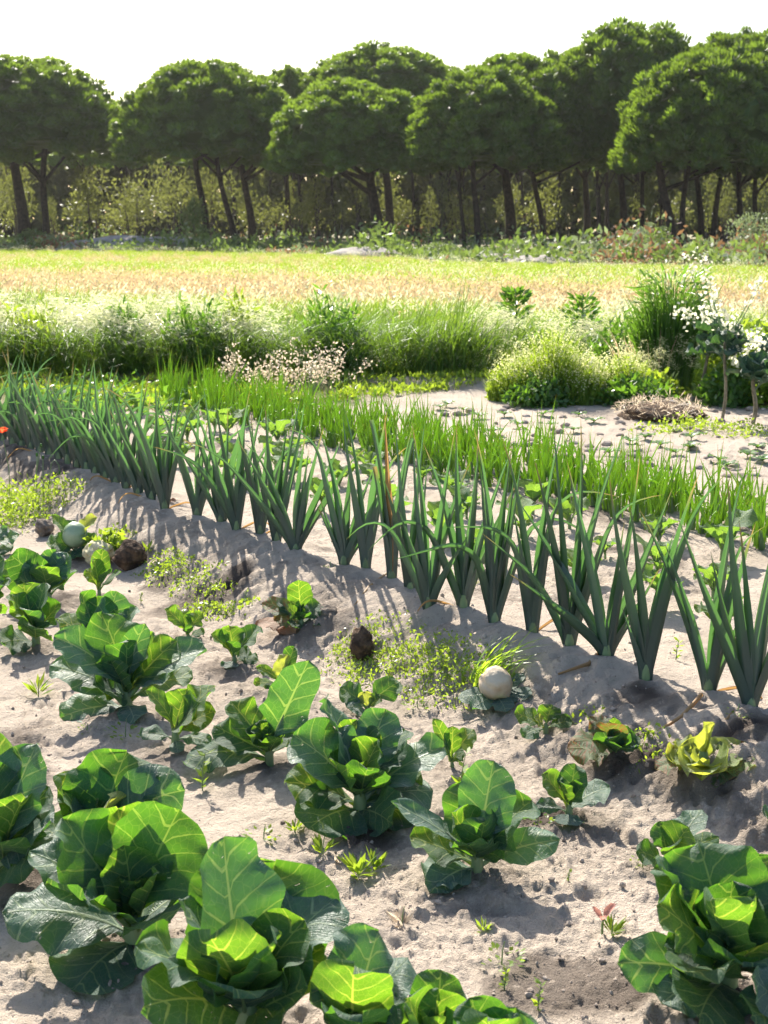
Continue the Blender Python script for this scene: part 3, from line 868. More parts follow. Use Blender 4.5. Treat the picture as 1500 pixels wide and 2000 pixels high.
# soil crumbs
def crumbs():
    bl = []
    n = 3000
    px = NR.uniform(-60, 1560, n)
    py = 1000 + 1050 * NR.rand(n) ** 0.8
    tv, tf, _ = blob_block((0, 0, 0), 1, sub=1, jit=0.0)
    bm_v = tv[:12] if len(tv) < 13 else tv
    P = np.array([on_level(a, b, 0.02) for a, b in zip(px, py)])
    u, d = ud(P[:, 0], P[:, 1])
    keep = (fbm(P[:, 0], P[:, 1], 4.5, 2, 25) > 0.52) | (NR.rand(n) < 0.18)
    P = P[keep]
    n = len(P)
    zz = hz(P[:, 0], P[:, 1], True)
    r = 0.0015 + 0.0075 * NR.rand(n) ** 4
    import bmesh
    b = bmesh.new()
    bmesh.ops.create_icosphere(b, subdivisions=1, radius=1)
    V0 = np.array([v.co[:] for v in b.verts])
    F0 = np.array([[v.index for v in f.verts] for f in b.faces])
    b.free()
    V = V0[None] * (1 + 0.35 * NR.uniform(-1, 1, (n, len(V0), 1))) * r[:, None, None] * NR.uniform(0.6, 1.25, (n, 1, 3))
    V = V + np.stack([P[:, 0], P[:, 1], zz + r * 0.35], 1)[:, None]
    F = (np.arange(n)[:, None, None] * len(V0) + F0[None]).reshape(-1, 3)
    o = mk('soil_crumbs', [(V.reshape(-1, 3), F, 0)], [M_CRUMB], smooth=False)
    tag(o, 'small dark soil crumbs scattered over the sandy bed', kind='stuff')


crumbs()


# ------------------------------------------------------------------ cabbages
def cabbage(idx, spec):
    (bx, by), leaves, lab = spec
    p = on_level(bx, by, 0.02)
    p[2] = float(hz(p[0], p[1]))
    young = len(leaves) <= 8 and max(l[3] for l in leaves) < 0.145
    t = empty('young_cabbage' if young else 'cabbage', p, lab, 'cabbage', 'young cabbages in the bed' if young else 'cabbages in the bed')
    rng = np.random.RandomState(100 + idx)
    big = max(l[3] for l in leaves)
    hs = 0.06 * big / 0.2
    # stump
    pts = [(0, 0, -0.02), (0.002, 0, hs * .5), (0, 0.002, hs)]
    mk('stem', [tube_block(pts, [big * .10, big * .085, big * .05], 8, 0)], [M_STEM], t)
    for (tx, ty, dy, W, bend, cup, roll, mat) in leaves:
        tip = at_depth(tx, ty, p[1] + dy)
        q = tip - p
        hb = np.clip(q[2] * 0.25, 0.01, hs)
        base = np.array([0, 0, hb])
        q = q - base
        hor = math.hypot(q[0], q[1])
        az = math.atan2(q[1], q[0])
        be = rad(bend + (rng.normal(0, 9) if not young else 0))
        be = be if abs(be) > .02 else .02
        roll = roll + (rng.normal(0, 15) if not young else 0)
        ch = np.linalg.norm(q)
        L = ch * (be / 2) / math.sin(be / 2)
        e0 = math.atan2(q[2], hor) + be / 2
        b = rosette_leaf(L, min(W * 0.95, L * 1.05), e0, be, az, cup, rad(roll), rng, ruf=1.1, pet=0.14 if W > .1 else .3, ground=p, base=base, ns=25 if W > .11 else 17, nt=17 if W > .11 else 13)
        mk('leaf', b, [mat], t)
    # a few small heart leaves
    if not young:
        for k in range(3):
            az = rng.uniform(0, 6.28)
            b = rosette_leaf(big * rng.uniform(.32, .5), big * .3, rad(80), rad(10), az, 1.3, 0, rng, pet=.1, ns=9, nt=7, base=(0, 0, hs * .8))
            mk('leaf', b, [M_YEL if mat is M_YEL else M_YOUNG], t)
    return t


for i, s_ in enumerate(CABBAGES):
    root = cabbage(i, s_)
    if 'bare pale green ball' in s_[2]:
        V, F, m = blob_block((0, 0, .085), .058, sub=3, jit=.05, squash=1.05, seed=3)
        mk('head', [(V, F, 0)], [M_HEAD], root)
    if 'rotting cabbage clump with' in s_[2]:
        V, F, m = blob_block((.09, .03, .03), .055, sub=4, jit=.4, squash=.8, seed=5)
        mk('root_ball', [(V, F, 0)], [M_CLODG], root)


# ------------------------------------------------------------------ leeks
def leek_leaf(L, w0, a0, az, fold0, rng, kink=None, base_h=0.0, wrap=0.10, mat_i=0, cut=False):
    """folded strap leaf; A0 = angle from upright it leans to, kink = (where, degrees)"""
    ns, nt = 17, 5
    s = np.linspace(0, 1, ns)
    t = np.linspace(-1, 1, nt)
    ph = a0 * ss(-0.12, wrap / L * .6 + 0.04, s) + rng.uniform(-.14, .30) * s ** 2
    if kink:
        ph = ph + rad(kink[1]) * ss(kink[0] - 0.16, kink[0] + 0.22, s)
    ds = L / (ns - 1)
    cr = np.concatenate([[0], np.cumsum((np.sin(ph[1:]) + np.sin(ph[:-1])) / 2)]) * ds
    cz = np.concatenate([[0], np.cumsum((np.cos(ph[1:]) + np.cos(ph[:-1])) / 2)]) * ds + base_h
    r = np.array([math.cos(az), math.sin(az), 0])
    b = np.array([-math.sin(az), math.cos(az), 0])
    zz = np.array([0, 0, 1.0])
    side = 0.03 * L * rng.uniform(-1, 1) * s ** 2
    mid = (cr[:, None] + 0.020) * r + cz[:, None] * zz + side[:, None] * b
    n = -np.cos(ph)[:, None] * r + np.sin(ph)[:, None] * zz          # towards the plant's axis = upper face
    wv = w0 / 2 * (0.74 + 0.30 * np.sin(np.pi * np.clip(s * 1.3 + .05, 0, 1))) * (1 - s ** 2.3) ** 0.95
    if cut:
        wv = np.maximum(wv, w0 * .28)
    fold = np.radians(72 - 22 * ss(0.1, 0.7, s)) * fold0
    a = np.abs(t)
    X = t[None] * (wv * np.cos(fold))[:, None]
    N = a[None] * (wv * np.sin(fold))[:, None]
    wig = 0.10 * w0 * (vn(s * 6, 0 * s, rng.randint(9999)) - .5)
    V = mid[:, None] + (X + wig[:, None])[..., None] * b + N[..., None] * n[:, None]
    lf = np.stack([X, np.repeat(s[:, None], nt, 1), np.full((ns, nt), rng.rand())], 2)
    return V.reshape(-1, 3), grid_faces(ns, nt), mat_i, lf.reshape(-1, 3)


ORD = ['first', 'second', 'third', 'fourth', 'fifth', 'sixth', 'seventh', 'eighth', 'ninth', 'tenth', 'eleventh', 'twelfth', 'thirteenth', 'fourteenth',
       'fifteenth', 'sixteenth', 'seventeenth', 'eighteenth', 'nineteenth', 'twentieth']
for _t in ('twent', 'thirt', 'fort', 'fift', 'sixt', 'sevent', 'eight', 'ninet'):
    if _t != 'twent':
        ORD.append(_t + 'ieth')
    ORD += [_t + 'y-' + o for o in ORD[:9]]
# explicit fans for the nearest leeks: (lean deg [+ = to the right], length m, kink)
FANS = {
    0: [(-30, .55, None), (-12, .62, None), (4, .60, None), (14, .60, (.55, 40)), (-20, .42, None), (22, .5, None), (-2, .5, None)],
    1: [(-18, .42, None), (-24, .52, None), (2, .60, None), (12, .48, None), (22, .30, None), (8, .50, (.8, 50))],
    2: [(-16, .58, None), (-22, .22, None), (8, .60, None), (14, .64, (.8, 25)), (-4, .5, None), (3, .42, None)],
    3: [(-40, .50, None), (-58, .36, None), (-14, .58, None), (10, .60, None), (22, .52, None), (34, .30, None), (2, .4, None)],
    4: [(-10, .58, None), (-4, .66, None), (3, .68, None), (8, .64, None), (18, .56, (.75, 60)), (-32, .42, (.5, 20)), (12, .5, None)],
    5: [(-4, .62, None), (2, .66, None), (8, .60, (.70, 95)), (-12, .50, (.6, 80)), (5, .5, None), (-7, .40, None)],
    6: [(-6, .50, None), (2, .56, None), (10, .52, None), (20, .56, (.62, 100)), (-18, .48, (.5, 90)), (6, .5, None), (-2, .62, None)],
    7: [(-12, .55, None), (-4, .60, None), (6, .58, None), (14, .55, None), (24, .46, None), (-28, .5, (.62, 110)), (1, .5, None)],
    8: [(-30, .45, (.7, 110)), (-8, .58, None), (-2, .62, None), (6, .60, None), (28, .30, None), (12, .5, None), (-16, .36, None)],
    9: [(-4, .58, None), (3, .58, None), (9, .45, None), (-10, .42, None)],
    10: [(-3, .56, None), (-1, .58, None), (2, .54, None), (4, .5, None), (-7, .40, None)],
    11: [(-10, .56, None), (-2, .60, None), (6, .58, None), (12, .5, (.8, 40)), (2, .3, (.7, 120))],
    12: [(-30, .24, None), (-24, .26, None), (-14, .58, (.8, 75)), (-4, .50, None), (14, .42, None), (32, .42, None), (42, .28, None), (3, .40, None)],
    13: [(-44, .60, (.75, 30)), (-28, .48, None), (-20, .46, (.85, 30)), (0, .46, None), (14, .50, None), (28, .48, None), (40, .5, (.8, 20)), (6, .40, None)],
    14: [(-16, .55, None), (-4, .54, None), (8, .6, None), (18, .58, None), (1, .48, None)],
    15: [(-10, .46, None), (-2, .5, None), (6, .52, None), (16, .5, (.7, 60)), (-5, .4, None)],
    16: [(-22, .58, (.8, 20)), (-8, .54, None), (3, .58, None), (12, .54, None), (-36, .5, (.6, 35)), (6, .5, None)],
    18: [(-20, .56, None), (-14, .5, None), (0, .52, None), (14, .46, None), (26, .5, (.7, 40)), (5, .42, None)],
    19: [(-24, .58, None), (-16, .6, (.8, 40)), (-4, .56, None), (8, .55, None), (16, .56, (.8, 40)), (2, .5, None)],
}
ROWAZ = math.atan2(TU[1], TU[0])
for i, P0 in enumerate(LEEK_W):
    rng = np.random.RandomState(500 + i)
    p = P0.copy()
    p[2] = float(hz(p[0], p[1])) - 0.012
    fan = FANS.get(i)
    bent = False
    if fan is None:
        n = rng.randint(5, 8)
        fan = []
        for k in range(n):
            f = (k + .5) / n
            a = (f - .5) * rng.uniform(50, 84) + rng.uniform(-5, 5)
            L = rng.uniform(.44, .60) * (1 - .25 * abs(f - .5))
            kk = (rng.uniform(.55, .85), rng.uniform(40, 120)) if rng.rand() < .26 else None
            fan.append((a, L, kk))
    nb = sum(1 for f in fan if f[2] and f[2][1] > 55)
    wide = max(abs(f[0]) for f in fan)
    look = 'one leaf folded over' if nb == 1 else ('several leaves folded over' if nb > 1 else ('a wide open fan' if wide > 27 else 'narrow upright leaves'))
    extra = {0: 'nearest leek, at the near end of the ridge', 6: 'leek above the pale round root on the slope', 10: 'stiff broken-topped leek with a dry streak'}.get(i)
    lab = (extra + ', ' + look) if extra and i != 10 else (extra + ' on the ridge' if extra else '%s leek from the near end of the ridge row, with %s' % (ORD[i], look))
    t = empty('leek', p, lab, 'leek', 'leeks planted along the ridge')
    pl = rng.uniform(-.25, .25)              # the fan's plane, roughly across the view
    fan = sorted(fan, key=lambda f: -abs(f[0]))
    # white-green shank
    sh = rng.uniform(.07, .10)
    mk('stem', [tube_block([(0, 0, -.01), (0, 0, .02), (0, 0, sh * .6)], [.015, .016, .010], 8, 0)], [M_STEM], t)
    for k, (a, L, kk) in enumerate(fan):
        L *= 1.12
        a *= .80
        az = pl if a >= 0 else pl + math.pi
        az += rng.uniform(-.5, .5)
        w0 = rng.uniform(.052, .076) * (1.0 if L > .35 else .85) * min(1, 0.75 + L * .5)
        dry = i == 10 and k == len(fan) - 1
        blk = leek_leaf(L, w0, rad(abs(a)), az, 1.0, rng, kk, 0.0, sh * (1 + .35 * k / len(fan)), 0, cut=(i == 10 and k < 3))
        o = mk('leaf', [blk], [M_LEEKDRY if dry else M_LEEK], t)
        if dry:
            o['label'] = 'dry brown leaf'
    if rng.rand() < .35:
        blk = leek_leaf(.22, .02, rad(70), pl + rng.choice([0, math.pi]) + rng.uniform(-.6, .6), 1.0, rng, (.5, 70), 0.0, .03)
        o = mk('leaf', [blk], [M_LEEKDRY], t)
        o['label'] = 'withered leaf'

# ------------------------------------------------------------------ onions behind the leeks
onion_leaves = []
for k in range(10):
    rng = np.random.RandomState(40 + k)
    L = 0.30
    n = 9
    s = np.linspace(0, 1, n)
    le = rng.uniform(.02, .5)
    pts = np.stack([L * (le * s ** 1.7), L * .06 * rng.uniform(-1, 1) * s ** 2, L * (s - .3 * le * s ** 3)], 1)
    if k >= 8:
        bend = ss(.55, .8, s) * 1.9
        x = np.cumsum(np.sin(le * .6 + bend)) * L / n
        z = np.cumsum(np.cos(le * .6 + bend)) * L / n
        pts = np.stack([x - x[0], 0 * s, z - z[0]], 1)
    r = .0055 * (0.75 + .6 * np.sin(np.pi * s ** .8)) * (1 - s ** 3) + .0006
    onion_leaves.append(mesh_only('leaf', [tube_block(pts, r, 5, 0, rng.rand())], [M_ONION]))
onion_bulb = mesh_only('stem', [tube_block([(0, 0, -.01), (0, 0, .012), (0, 0, .045), (0, 0, .085)], [.010, .016, .011, .008], 6)], [M_STEM])
rng = np.random.RandomState(77)
ROWN = ['front', 'second', 'third', 'back']
for row, (dd, u0, u1, step) in enumerate([(1.72, -1.5, 8.6, .092), (1.90, -1.6, 8.6, .105), (2.09, -1.7, 8.6, .115), (2.28, -1.9, 8.4, .125)]):
    u = u0
    k = 0
    while u < u1:
        u += step * rng.uniform(.7, 1.3)
        x, y = from_ud(u, dd + rng.uniform(-.09, .09))
        if x / y > .30 or x / y < -.16 or y > 11.7:
            continue
        h = rng.uniform(.6, 1.35)
        t = empty('onion_plant', (x, y, float(hz(x, y))), '%s onion plant from the near end in the %s row of the bright green band' % (ORD[k], ROWN[row]), 'onion', 'onion plants in the green band')
        k += 1
        share(onion_bulb, 'stem', t)
        nl = rng.randint(9, 13)
        for j in range(nl):
            sc_ = h * rng.uniform(.45, 1.15)
            q = rng.uniform(.42, .85)
            share(onion_leaves[rng.randint(10) if rng.rand() < .6 else rng.randint(6)], 'leaf', t, (rng.uniform(-.035, .035), rng.uniform(-.035, .035), .01),
                  (rng.uniform(-.2, .2), rng.uniform(-.2, .2), rng.uniform(0, 6.28)), (q, q, sc_))

# ------------------------------------------------------------------ young brassicas between leeks and onions
br_leaves = []
for k in range(7):
    rng = np.random.RandomState(60 + k)
    L = rng.uniform(.15, .21)
    e0 = rad(rng.uniform(52, 84))
    br_leaves.append(mesh_only('leaf', rosette_leaf(L, L * rng.uniform(.62, .8), e0, rad(rng.uniform(10, 65)), 0, rng.uniform(-.2, .7), rng.uniform(-.3, .3), rng, 1.3, .38, 12, 9, lobes=.25, base=(0, 0, .03)), [M_SEED]))
br_stem = mesh_only('stem', [tube_block([(0, 0, -.01), (.003, 0, .05), (0, .003, .11)], [.009, .008, .006], 6)], [M_STEM])
rng = np.random.RandomState(78)
for rown, dd, u0, u1, step in [('first', .62, -1.2, 7.2, .40), ('second', .98, -1.4, 7.2, .38), ('third', 1.36, -1.4, 7.6, .38)]:
    u = u0
    kb = 0
    while u < u1:
        u += step * rng.uniform(.7, 1.3)
        x, y = from_ud(u, dd + rng.uniform(-.1, .1))
        if abs(x / y) > .31:
            continue
        sc_ = rng.uniform(.65, 1.15)
        kb += 1
        t = empty('young_brassica', (x, y, float(hz(x, y))), '%s young brassica from the near end in the %s row behind the leeks' % (ORD[kb - 1], rown), 'brassica', 'young brassicas behind the leeks', rng.uniform(0, 6.28))
        share(br_stem, 'stem', t, scale=(sc_,) * 3)
        for j in range(rng.randint(6, 9)):
            q = sc_ * rng.uniform(.6, 1.1)
            share(br_leaves[rng.randint(7)], 'leaf', t, (0, 0, rng.uniform(0, .03)), (0, 0, j * 2.4 + rng.uniform(-.3, .3)), (q, q, q))

# ------------------------------------------------------------------ lumps lying in the bed
def lump(name, px, py, r, mat, label, cat, sub=4, jit=.18, squash=.95, sink=.25, seed=1, f=3.0):
    g = on_ground(px, py)
    V, F, m = blob_block((0, 0, r * squash * (1 - sink)), r, sub=sub, jit=jit, squash=squash, seed=seed, f=f)
    o = mk(name, [(V, F, 0)], [mat])
    o.location = g
    tag(o, label, cat)
    return o


def mass(c, rx, rz, n, L, up=.4, flat=1.0):
    """leaflets filling a low mound"""
    d = NR.normal(size=(n, 3))
    d /= np.linalg.norm(d, axis=1)[:, None]
    d[:, 2] = np.abs(d[:, 2])
    q = NR.rand(n, 1) ** .45
    return d * q * np.array([rx, rx, rz]) + np.asarray(c, float)


lump('dark_clod', 255, 1110, .068, M_CLOD, 'round dark brown clod of earth beside the pale cut head', 'clod', jit=.35, sink=.12, seed=4)
lump('grey_clod', 88, 1045, .046, M_CLODG, 'grey rough clod at the foot of the weeds, next to the headed cabbage', 'clod', jit=.3, sink=.1, seed=8)
o = lump('upright_clod', 705, 1288, .042, M_CLOD, 'dark pointed clod standing in the weeds below the ridge', 'clod', jit=.3, squash=1.5, sink=.2, seed=9)
g = on_ground(195, 1098)
t = empty('cut_head', g, 'cream white cut vegetable head with curly green tops next to the dark round clod', 'vegetable')
V, F, m = blob_block((0, 0, .045), .068, sub=4, jit=.4, squash=.75, seed=12, f=4)
mk('flesh', [(V, F, 0)], [M_CURD], t)
pos = mass((.03, .05, .05), .09, .08, 220, .03)
mk('foliage', [card_block(pos, rnd_dirs(220, .5), NR.uniform(.02, .05, 220), NR.uniform(.02, .04, 220))], [M_WEED], t)
g = on_ground(967, 1368)
t = empty('pale_root', g, 'pale round swollen root lying on the sand at the foot of the ridge', 'root vegetable')
V, F, m = blob_block((0, 0, .052), .052, sub=4, jit=.17, squash=1.06, seed=15, f=3)
mk('root', [(V, F, 0)], [M_ROOT], t)
rng = np.random.RandomState(3)
for k in range(6):
    b = rosette_leaf(.12, .07, rad(10), rad(30), k * 1.0 + 3.0, .1, 0, rng, ns=10, nt=7, ground=g, base=(0, 0, .012))
    mk('leaf', b, [M_CABB], t)
lump('grey_stone', 1312, 808, .055, M_STONE, 'grey stone on the brown heap under the bank plants', 'stone', jit=.15, sink=.0, seed=20)

# dry heap around the stone
g = on_ground(1290, 815)
V, F, m = blob_block((0, 0, 0), .30, sub=4, jit=.25, squash=.38, seed=22)
pos = mass((0, 0, .02), .36, .13, 900, .05)
o = mk('soil_heap', [(V, F, 0), card_block(pos, rnd_dirs(900, .2), NR.uniform(.03, .09, 900), .006, 1)], [M_CLOD, M_PINKSEED])
o.location = g
tag(o, 'low brown heap of earth and dry stalks below the bank plants', 'heap')


# ------------------------------------------------------------------ weeds
def weed_patch(name, pxs, rx, rz, n, L, W, mats, label, dens=1.0, kind='stuff', stems=True):
    """low ground cover following a string of pixel spots"""
    bl = []
    for (px, py, k) in pxs:
        g = on_ground(px, py)
        m = int(n * k * .45)
        a = NR.uniform(0, 6.28, m)
        q = NR.rand(m) ** .75 * 1.35
        x = g[0] + np.cos(a) * q * rx * k ** .5
        y = g[1] + np.sin(a) * q * rx * k ** .5
        hh = rz * np.clip(1 - q ** 2 * .55, .12, 1) * NR.rand(m) ** .8 * (.25 + 1.5 * fbm(x, y, 22, 2, 3))
        z = hz(x, y) + hh
        bl.append(card_block(np.stack([x, y, z], 1), rnd_dirs(m, .35), NR.uniform(.5, 1.2, m) * L, NR.uniform(.6, 1.1, m) * W, 0))
        if stems:
            ms = max(3, m // 12)
            i = NR.randint(0, m, ms)
            bs = np.stack([x[i], y[i], hz(x[i], y[i])], 1)
            bl.append(blade_block(bs, NR.uniform(0, 6.28, ms), hh[i] + rz * .4, .003, NR.uniform(.2, .8, ms), 0))
    o = mk(name, bl, mats, smooth=False)
    return tag(o, label, kind=kind)


weed_patch('weeds', [(310, 1105, .8), (345, 1125, 1), (385, 1140, 1), (420, 1165, .6), (330, 1110, .6)], .10, .05, 520, .018, .010, [M_WEED], 'feathery pale green weeds along the trench by the dark clod')
weed_patch('weeds', [(400, 1200, .7), (440, 1200, .8), (480, 1195, .7), (375, 1195, .4)], .09, .035, 420, .02, .012, [M_WEED], 'flat lime weeds beside the rotting cabbage clump')
weed_patch('weeds', [(680, 1290, .6), (735, 1265, 1.2), (790, 1295, 1.2), (840, 1320, 1.1), (760, 1310, .8), (890, 1335, 1.1), (715, 1240, .5), (870, 1300, .8), (930, 1340, .7), (690, 1330, .3)], .12, .06, 620, .018, .009,
           [M_WEED], 'vetch-like bright weeds in the trench between the pointed clod and the pale root')
weed_patch('weeds', [(1235, 1460, .5), (1260, 1450, .5), (1275, 1490, .4), (1150, 1400, .2)], .08, .04, 380, .018, .010, [M_WEED], 'lime weeds between the crumpled cabbage and the cut-over one')
weed_patch('weeds', [(20, 1010, 1.3), (60, 1000, 1.3), (95, 985, .8), (30, 1030, .7), (-20, 1005, 1.2), (0, 985, .8)], .17, .14, 620, .032, .013, [M_WEED], 'bushy bright weeds by the poppy and the grey clod')
weed_patch('weeds', [(240, 1060, .5), (225, 1050, .4)], .08, .06, 250, .03, .02, [M_WEED], 'curly green weeds behind the pale cut head')

# grass tuft over the pale root
g = on_ground(945, 1330)
n = 46
bs = np.stack([g[0] + NR.normal(0, .03, n), g[1] + NR.normal(0, .03, n), np.full(n, g[2])], 1)
o = mk('grass_tuft', [blade_block(bs - [g[0], g[1], g[2]], NR.uniform(-.6, .9, n), NR.uniform(.12, .24, n), .007, NR.uniform(.5, 1.3, n), 0, 5)], [M_ONION])
o.location = g
tag(o, 'tuft of long arching grass leaning over the pale round root', 'grass tuft')

# single small weeds dotted on the sand
SPOTS = [(785, 1810, .05, 'reddish'), (700, 1715, .07, 'leafy'), (730, 1700, .06, 'leafy'), (660, 1690, .03, 'reddish'), (515, 1645, .05, 'flat'), (575, 1625, .04, 'leafy'),
         (245, 1440, .06, 'flat'), (170, 1430, .03, 'flat'), (75, 1360, .07, 'leafy'), (395, 1540, .11, 'upright'), (980, 1880, .05, 'flat'), (1050, 1975, .06, 'upright'),
         (985, 1930, .05, 'upright'), (1195, 1825, .05, 'leafy'), (630, 1670, .05, 'leafy'), (275, 1175, .04, 'upright'), (290, 1080, .06, 'leafy'), (1320, 1290, .07, 'upright'), (1440, 1400, .04, 'flat'),
         (920, 1140, .04, 'flat'), (645, 1110, .03, 'flat'), (1050, 1610, .04, 'flat'), (900, 1550, .12, 'upright'), (815, 1385, .05, 'flat'), (455, 1450, .04, 'leafy'), (1110, 1720, .03, 'upright'),
         (520, 1440, .04, 'flat'), (365, 1250, .03, 'flat'), (278, 1300, .05, 'leafy'), (480, 1175, .05, 'upright'), (1255, 1690, .03, 'flat'), (945, 1820, .03, 'leafy')]
WL = {}
for k, (px, py, hgt, typ) in enumerate(SPOTS):
    g = on_ground(px, py)
    rng = np.random.RandomState(900 + k)
    n = {'flat': 26, 'leafy': 22, 'upright': 18, 'reddish': 14}[typ]
    a = rng.uniform(0, 6.28, n)
    if typ == 'flat':
        q = rng.rand(n) ** .5 * hgt * .9
        pos = np.stack([np.cos(a) * q, np.sin(a) * q, rng.rand(n) * hgt * .35 + .004], 1)
        d = np.stack([np.cos(a), np.sin(a), rng.uniform(0, .6, n)], 1)
        L, W = hgt * .32, hgt * .22
    elif typ == 'upright':
        zz = rng.rand(n) * hgt
        pos = np.stack([0.12 * zz, 0 * a, zz], 1)
        d = np.stack([np.cos(a), np.sin(a), rng.uniform(.2, .9, n)], 1)
        L, W = hgt * .3, hgt * .13
    else:
        pos = np.stack([np.cos(a) * .004, np.sin(a) * .004, rng.rand(n) * hgt * .35], 1)
        d = np.stack([np.cos(a), np.sin(a), rng.uniform(.3, 1.6, n)], 1)
        L, W = hgt * .8, hgt * .2
    bl = [card_block(pos, d, L * rng.uniform(.7, 1.2, n), W, 0, nrm=np.tile([0.1, 0.1, 1.0], (n, 1)) + rng.normal(0, .4, (n, 3)))]
    near = ['beside the bed', ''][0]
    t = empty('small_weed', g, None, None)
    mk('foliage', bl, [M_PINKSEED if typ == 'reddish' else M_WEED], t, smooth=False)
    mk('stem', [tube_block([(0, 0, -.005), (.02 * hgt, 0, hgt * .5), (.1 * hgt, 0, hgt * .95)], [.002, .0016, .001], 5)], [M_STEM], t)
    # the nearest cabbage names the place
    best = min(CABBAGES, key=lambda c: (c[0][0] - px) ** 2 + (c[0][1] - py) ** 2)
    side_ = 'just before' if py > best[0][1] + 12 else ('level with' if py > best[0][1] - 40 else 'behind')
    lab = 'small %s weed %s the %s' % (typ, side_, ' '.join(best[2].split(',')[0].split()[:8]))
    WL[lab] = WL.get(lab, 0) + 1
    if WL[lab] > 1:
        lab = ['', '', 'another ', 'yet another ', 'one more '][WL[lab]] + lab
    tag(t, lab, 'weed', 'small weeds dotted on the sand')

# ------------------------------------------------------------------ poppy, pink leaf, yellow bloom, dry stalks
g = on_ground(20, 985)
top = at_depth(4, 846, g[1] - .05) - g
t = empty('poppy', g, 'orange-red poppy flower on a thin stalk by the leek ridge', 'flower')
mk('stem', [tube_block([(0, 0, 0), top * .5 + [.015, 0, 0], top], [.003, .0025, .002], 5)], [M_STEM], t)
rng = np.random.RandomState(5)
for k in range(4):
    b = rosette_leaf(.042, .055, rad(35), rad(-10), k * 1.57 + .4, .9, 0, rng, pet=.02, ns=7, nt=7, base=top)
    for q in b:
        q[3][:, 0] *= .1
    mk('petal', [(b[0][0], b[0][1], 0, b[0][3])], [M_POPPY], t)
for (bx, by, tx, ty, nod) in [(70, 985, 72, 888, 0), (84, 985, 84, 893, 0), (92, 985, 100, 905, 1), (62, 975, 80, 870, 0)]:
    g = on_ground(bx, by)
    top = at_depth(tx, ty, g[1]) - g
    t = empty('poppy_bud', g, ['%s thin poppy stalk with an upright bud in the bushy weeds' % {70: 'middle', 84: 'outer', 62: 'tallest'}.get(bx, ''), 'poppy bud nodding on a hooked stalk in the bushy weeds'][nod], 'flower bud', 'poppy stalks in the weeds')
    pts = [(0, 0, 0), top * .5, top] if not nod else [(0, 0, 0), top * .6, top, top + [.02, 0, .02], top + [.04, 0, -.01], top + [.042, 0, -.05]]
    mk('stem', [tube_block(pts, [.0025] * len(pts), 5)], [M_STEM], t)
    V, F, m = blob_block((0, 0, 0), .007, sub=2, jit=.05, squash=1.7)
    mk('bud', [(V + np.asarray(pts[-1]), F, 0)], [M_WEEDD], t)
g = on_ground(1176, 1822)
t = empty('pink_seedling', g, 'small seedling with pink curled leaves on the open sand', 'seedling')
mk('stem', [tube_block([(0, 0, -.005), (0, 0, .02), (.003, 0, .035)], [.003, .003, .002], 5)], [M_STEM], t)
for az, e, L in [(.25, 42, .045), (2.6, 40, .036), (4.6, 35, .025)]:
    b = rosette_leaf(L, L * .6, rad(e), rad(-15), az, 1.2, 0, rng, pet=.1, ns=9, nt=7, base=(0, 0, .03))
    mk('leaf', b, [M_PINK], t)
g = on_ground(1490, 1990)
t = empty('yellow_bloom', g, 'yellow dandelion-like bloom at the lower corner of the bed', 'flower')
mk('stem', [tube_block([(0, 0, -.005), (0, 0, .03)], [.002, .002], 5)], [M_STEM], t)
a = np.linspace(0, 6.28, 26)
mk('petals', [card_block(np.zeros((26, 3)) + [0, 0, .03], np.stack([np.cos(a), np.sin(a), .5 + 0 * a], 1), .014, .005)], [M_YFLOWER], t, smooth=False)
for (pts, lab) in [([(1175, 1270), (1150, 1300), (1090, 1320)], 'dry fallen leek leaf lying on the ridge flank under the fourth leek'),
                   ([(1370, 1360), (1330, 1405), (1270, 1440)], 'dry fallen leek leaf on the ridge flank below the second leek'),
                   ([(1440, 1385), (1420, 1410), (1370, 1430)], 'short dry fallen leek leaf on the ridge flank near the nearest leek'),
                   ([(760, 1120), (720, 1150), (685, 1195)], 'thin dry stalk fallen down the ridge flank in mid row'),
                   ([(1470, 1800), (1440, 1806), (1395, 1800)], 'dry twig on the sand beside the tall open cabbage')]:
    P = np.array([on_ground(*q) for q in pts])
    P[:, 2] += .006
    c = P[0].copy()
    o = mk('dry_leaf', [tube_block(P - c, [.006, .007, .003], 5)], [M_LEEKDRY])
    o.location = c
    tag(o, lab, 'dry leaf')
for (px, py, lab) in [(330, 985, 'orange dry scrap of leaf at the foot of the twentieth leek'), (742, 1030, 'orange dry scrap of leaf behind the broken-topped leek')]:
    g = on_ground(px, py)
    rng = np.random.RandomState(px)
    b = rosette_leaf(.06, .03, rad(40), rad(60), 1.0, .6, .5, rng, ns=8, nt=5)
    o = mk('dry_scrap', [b[0]], [M_DRYLEAF])
    o.location = g
    tag(o, lab, 'dry leaf')

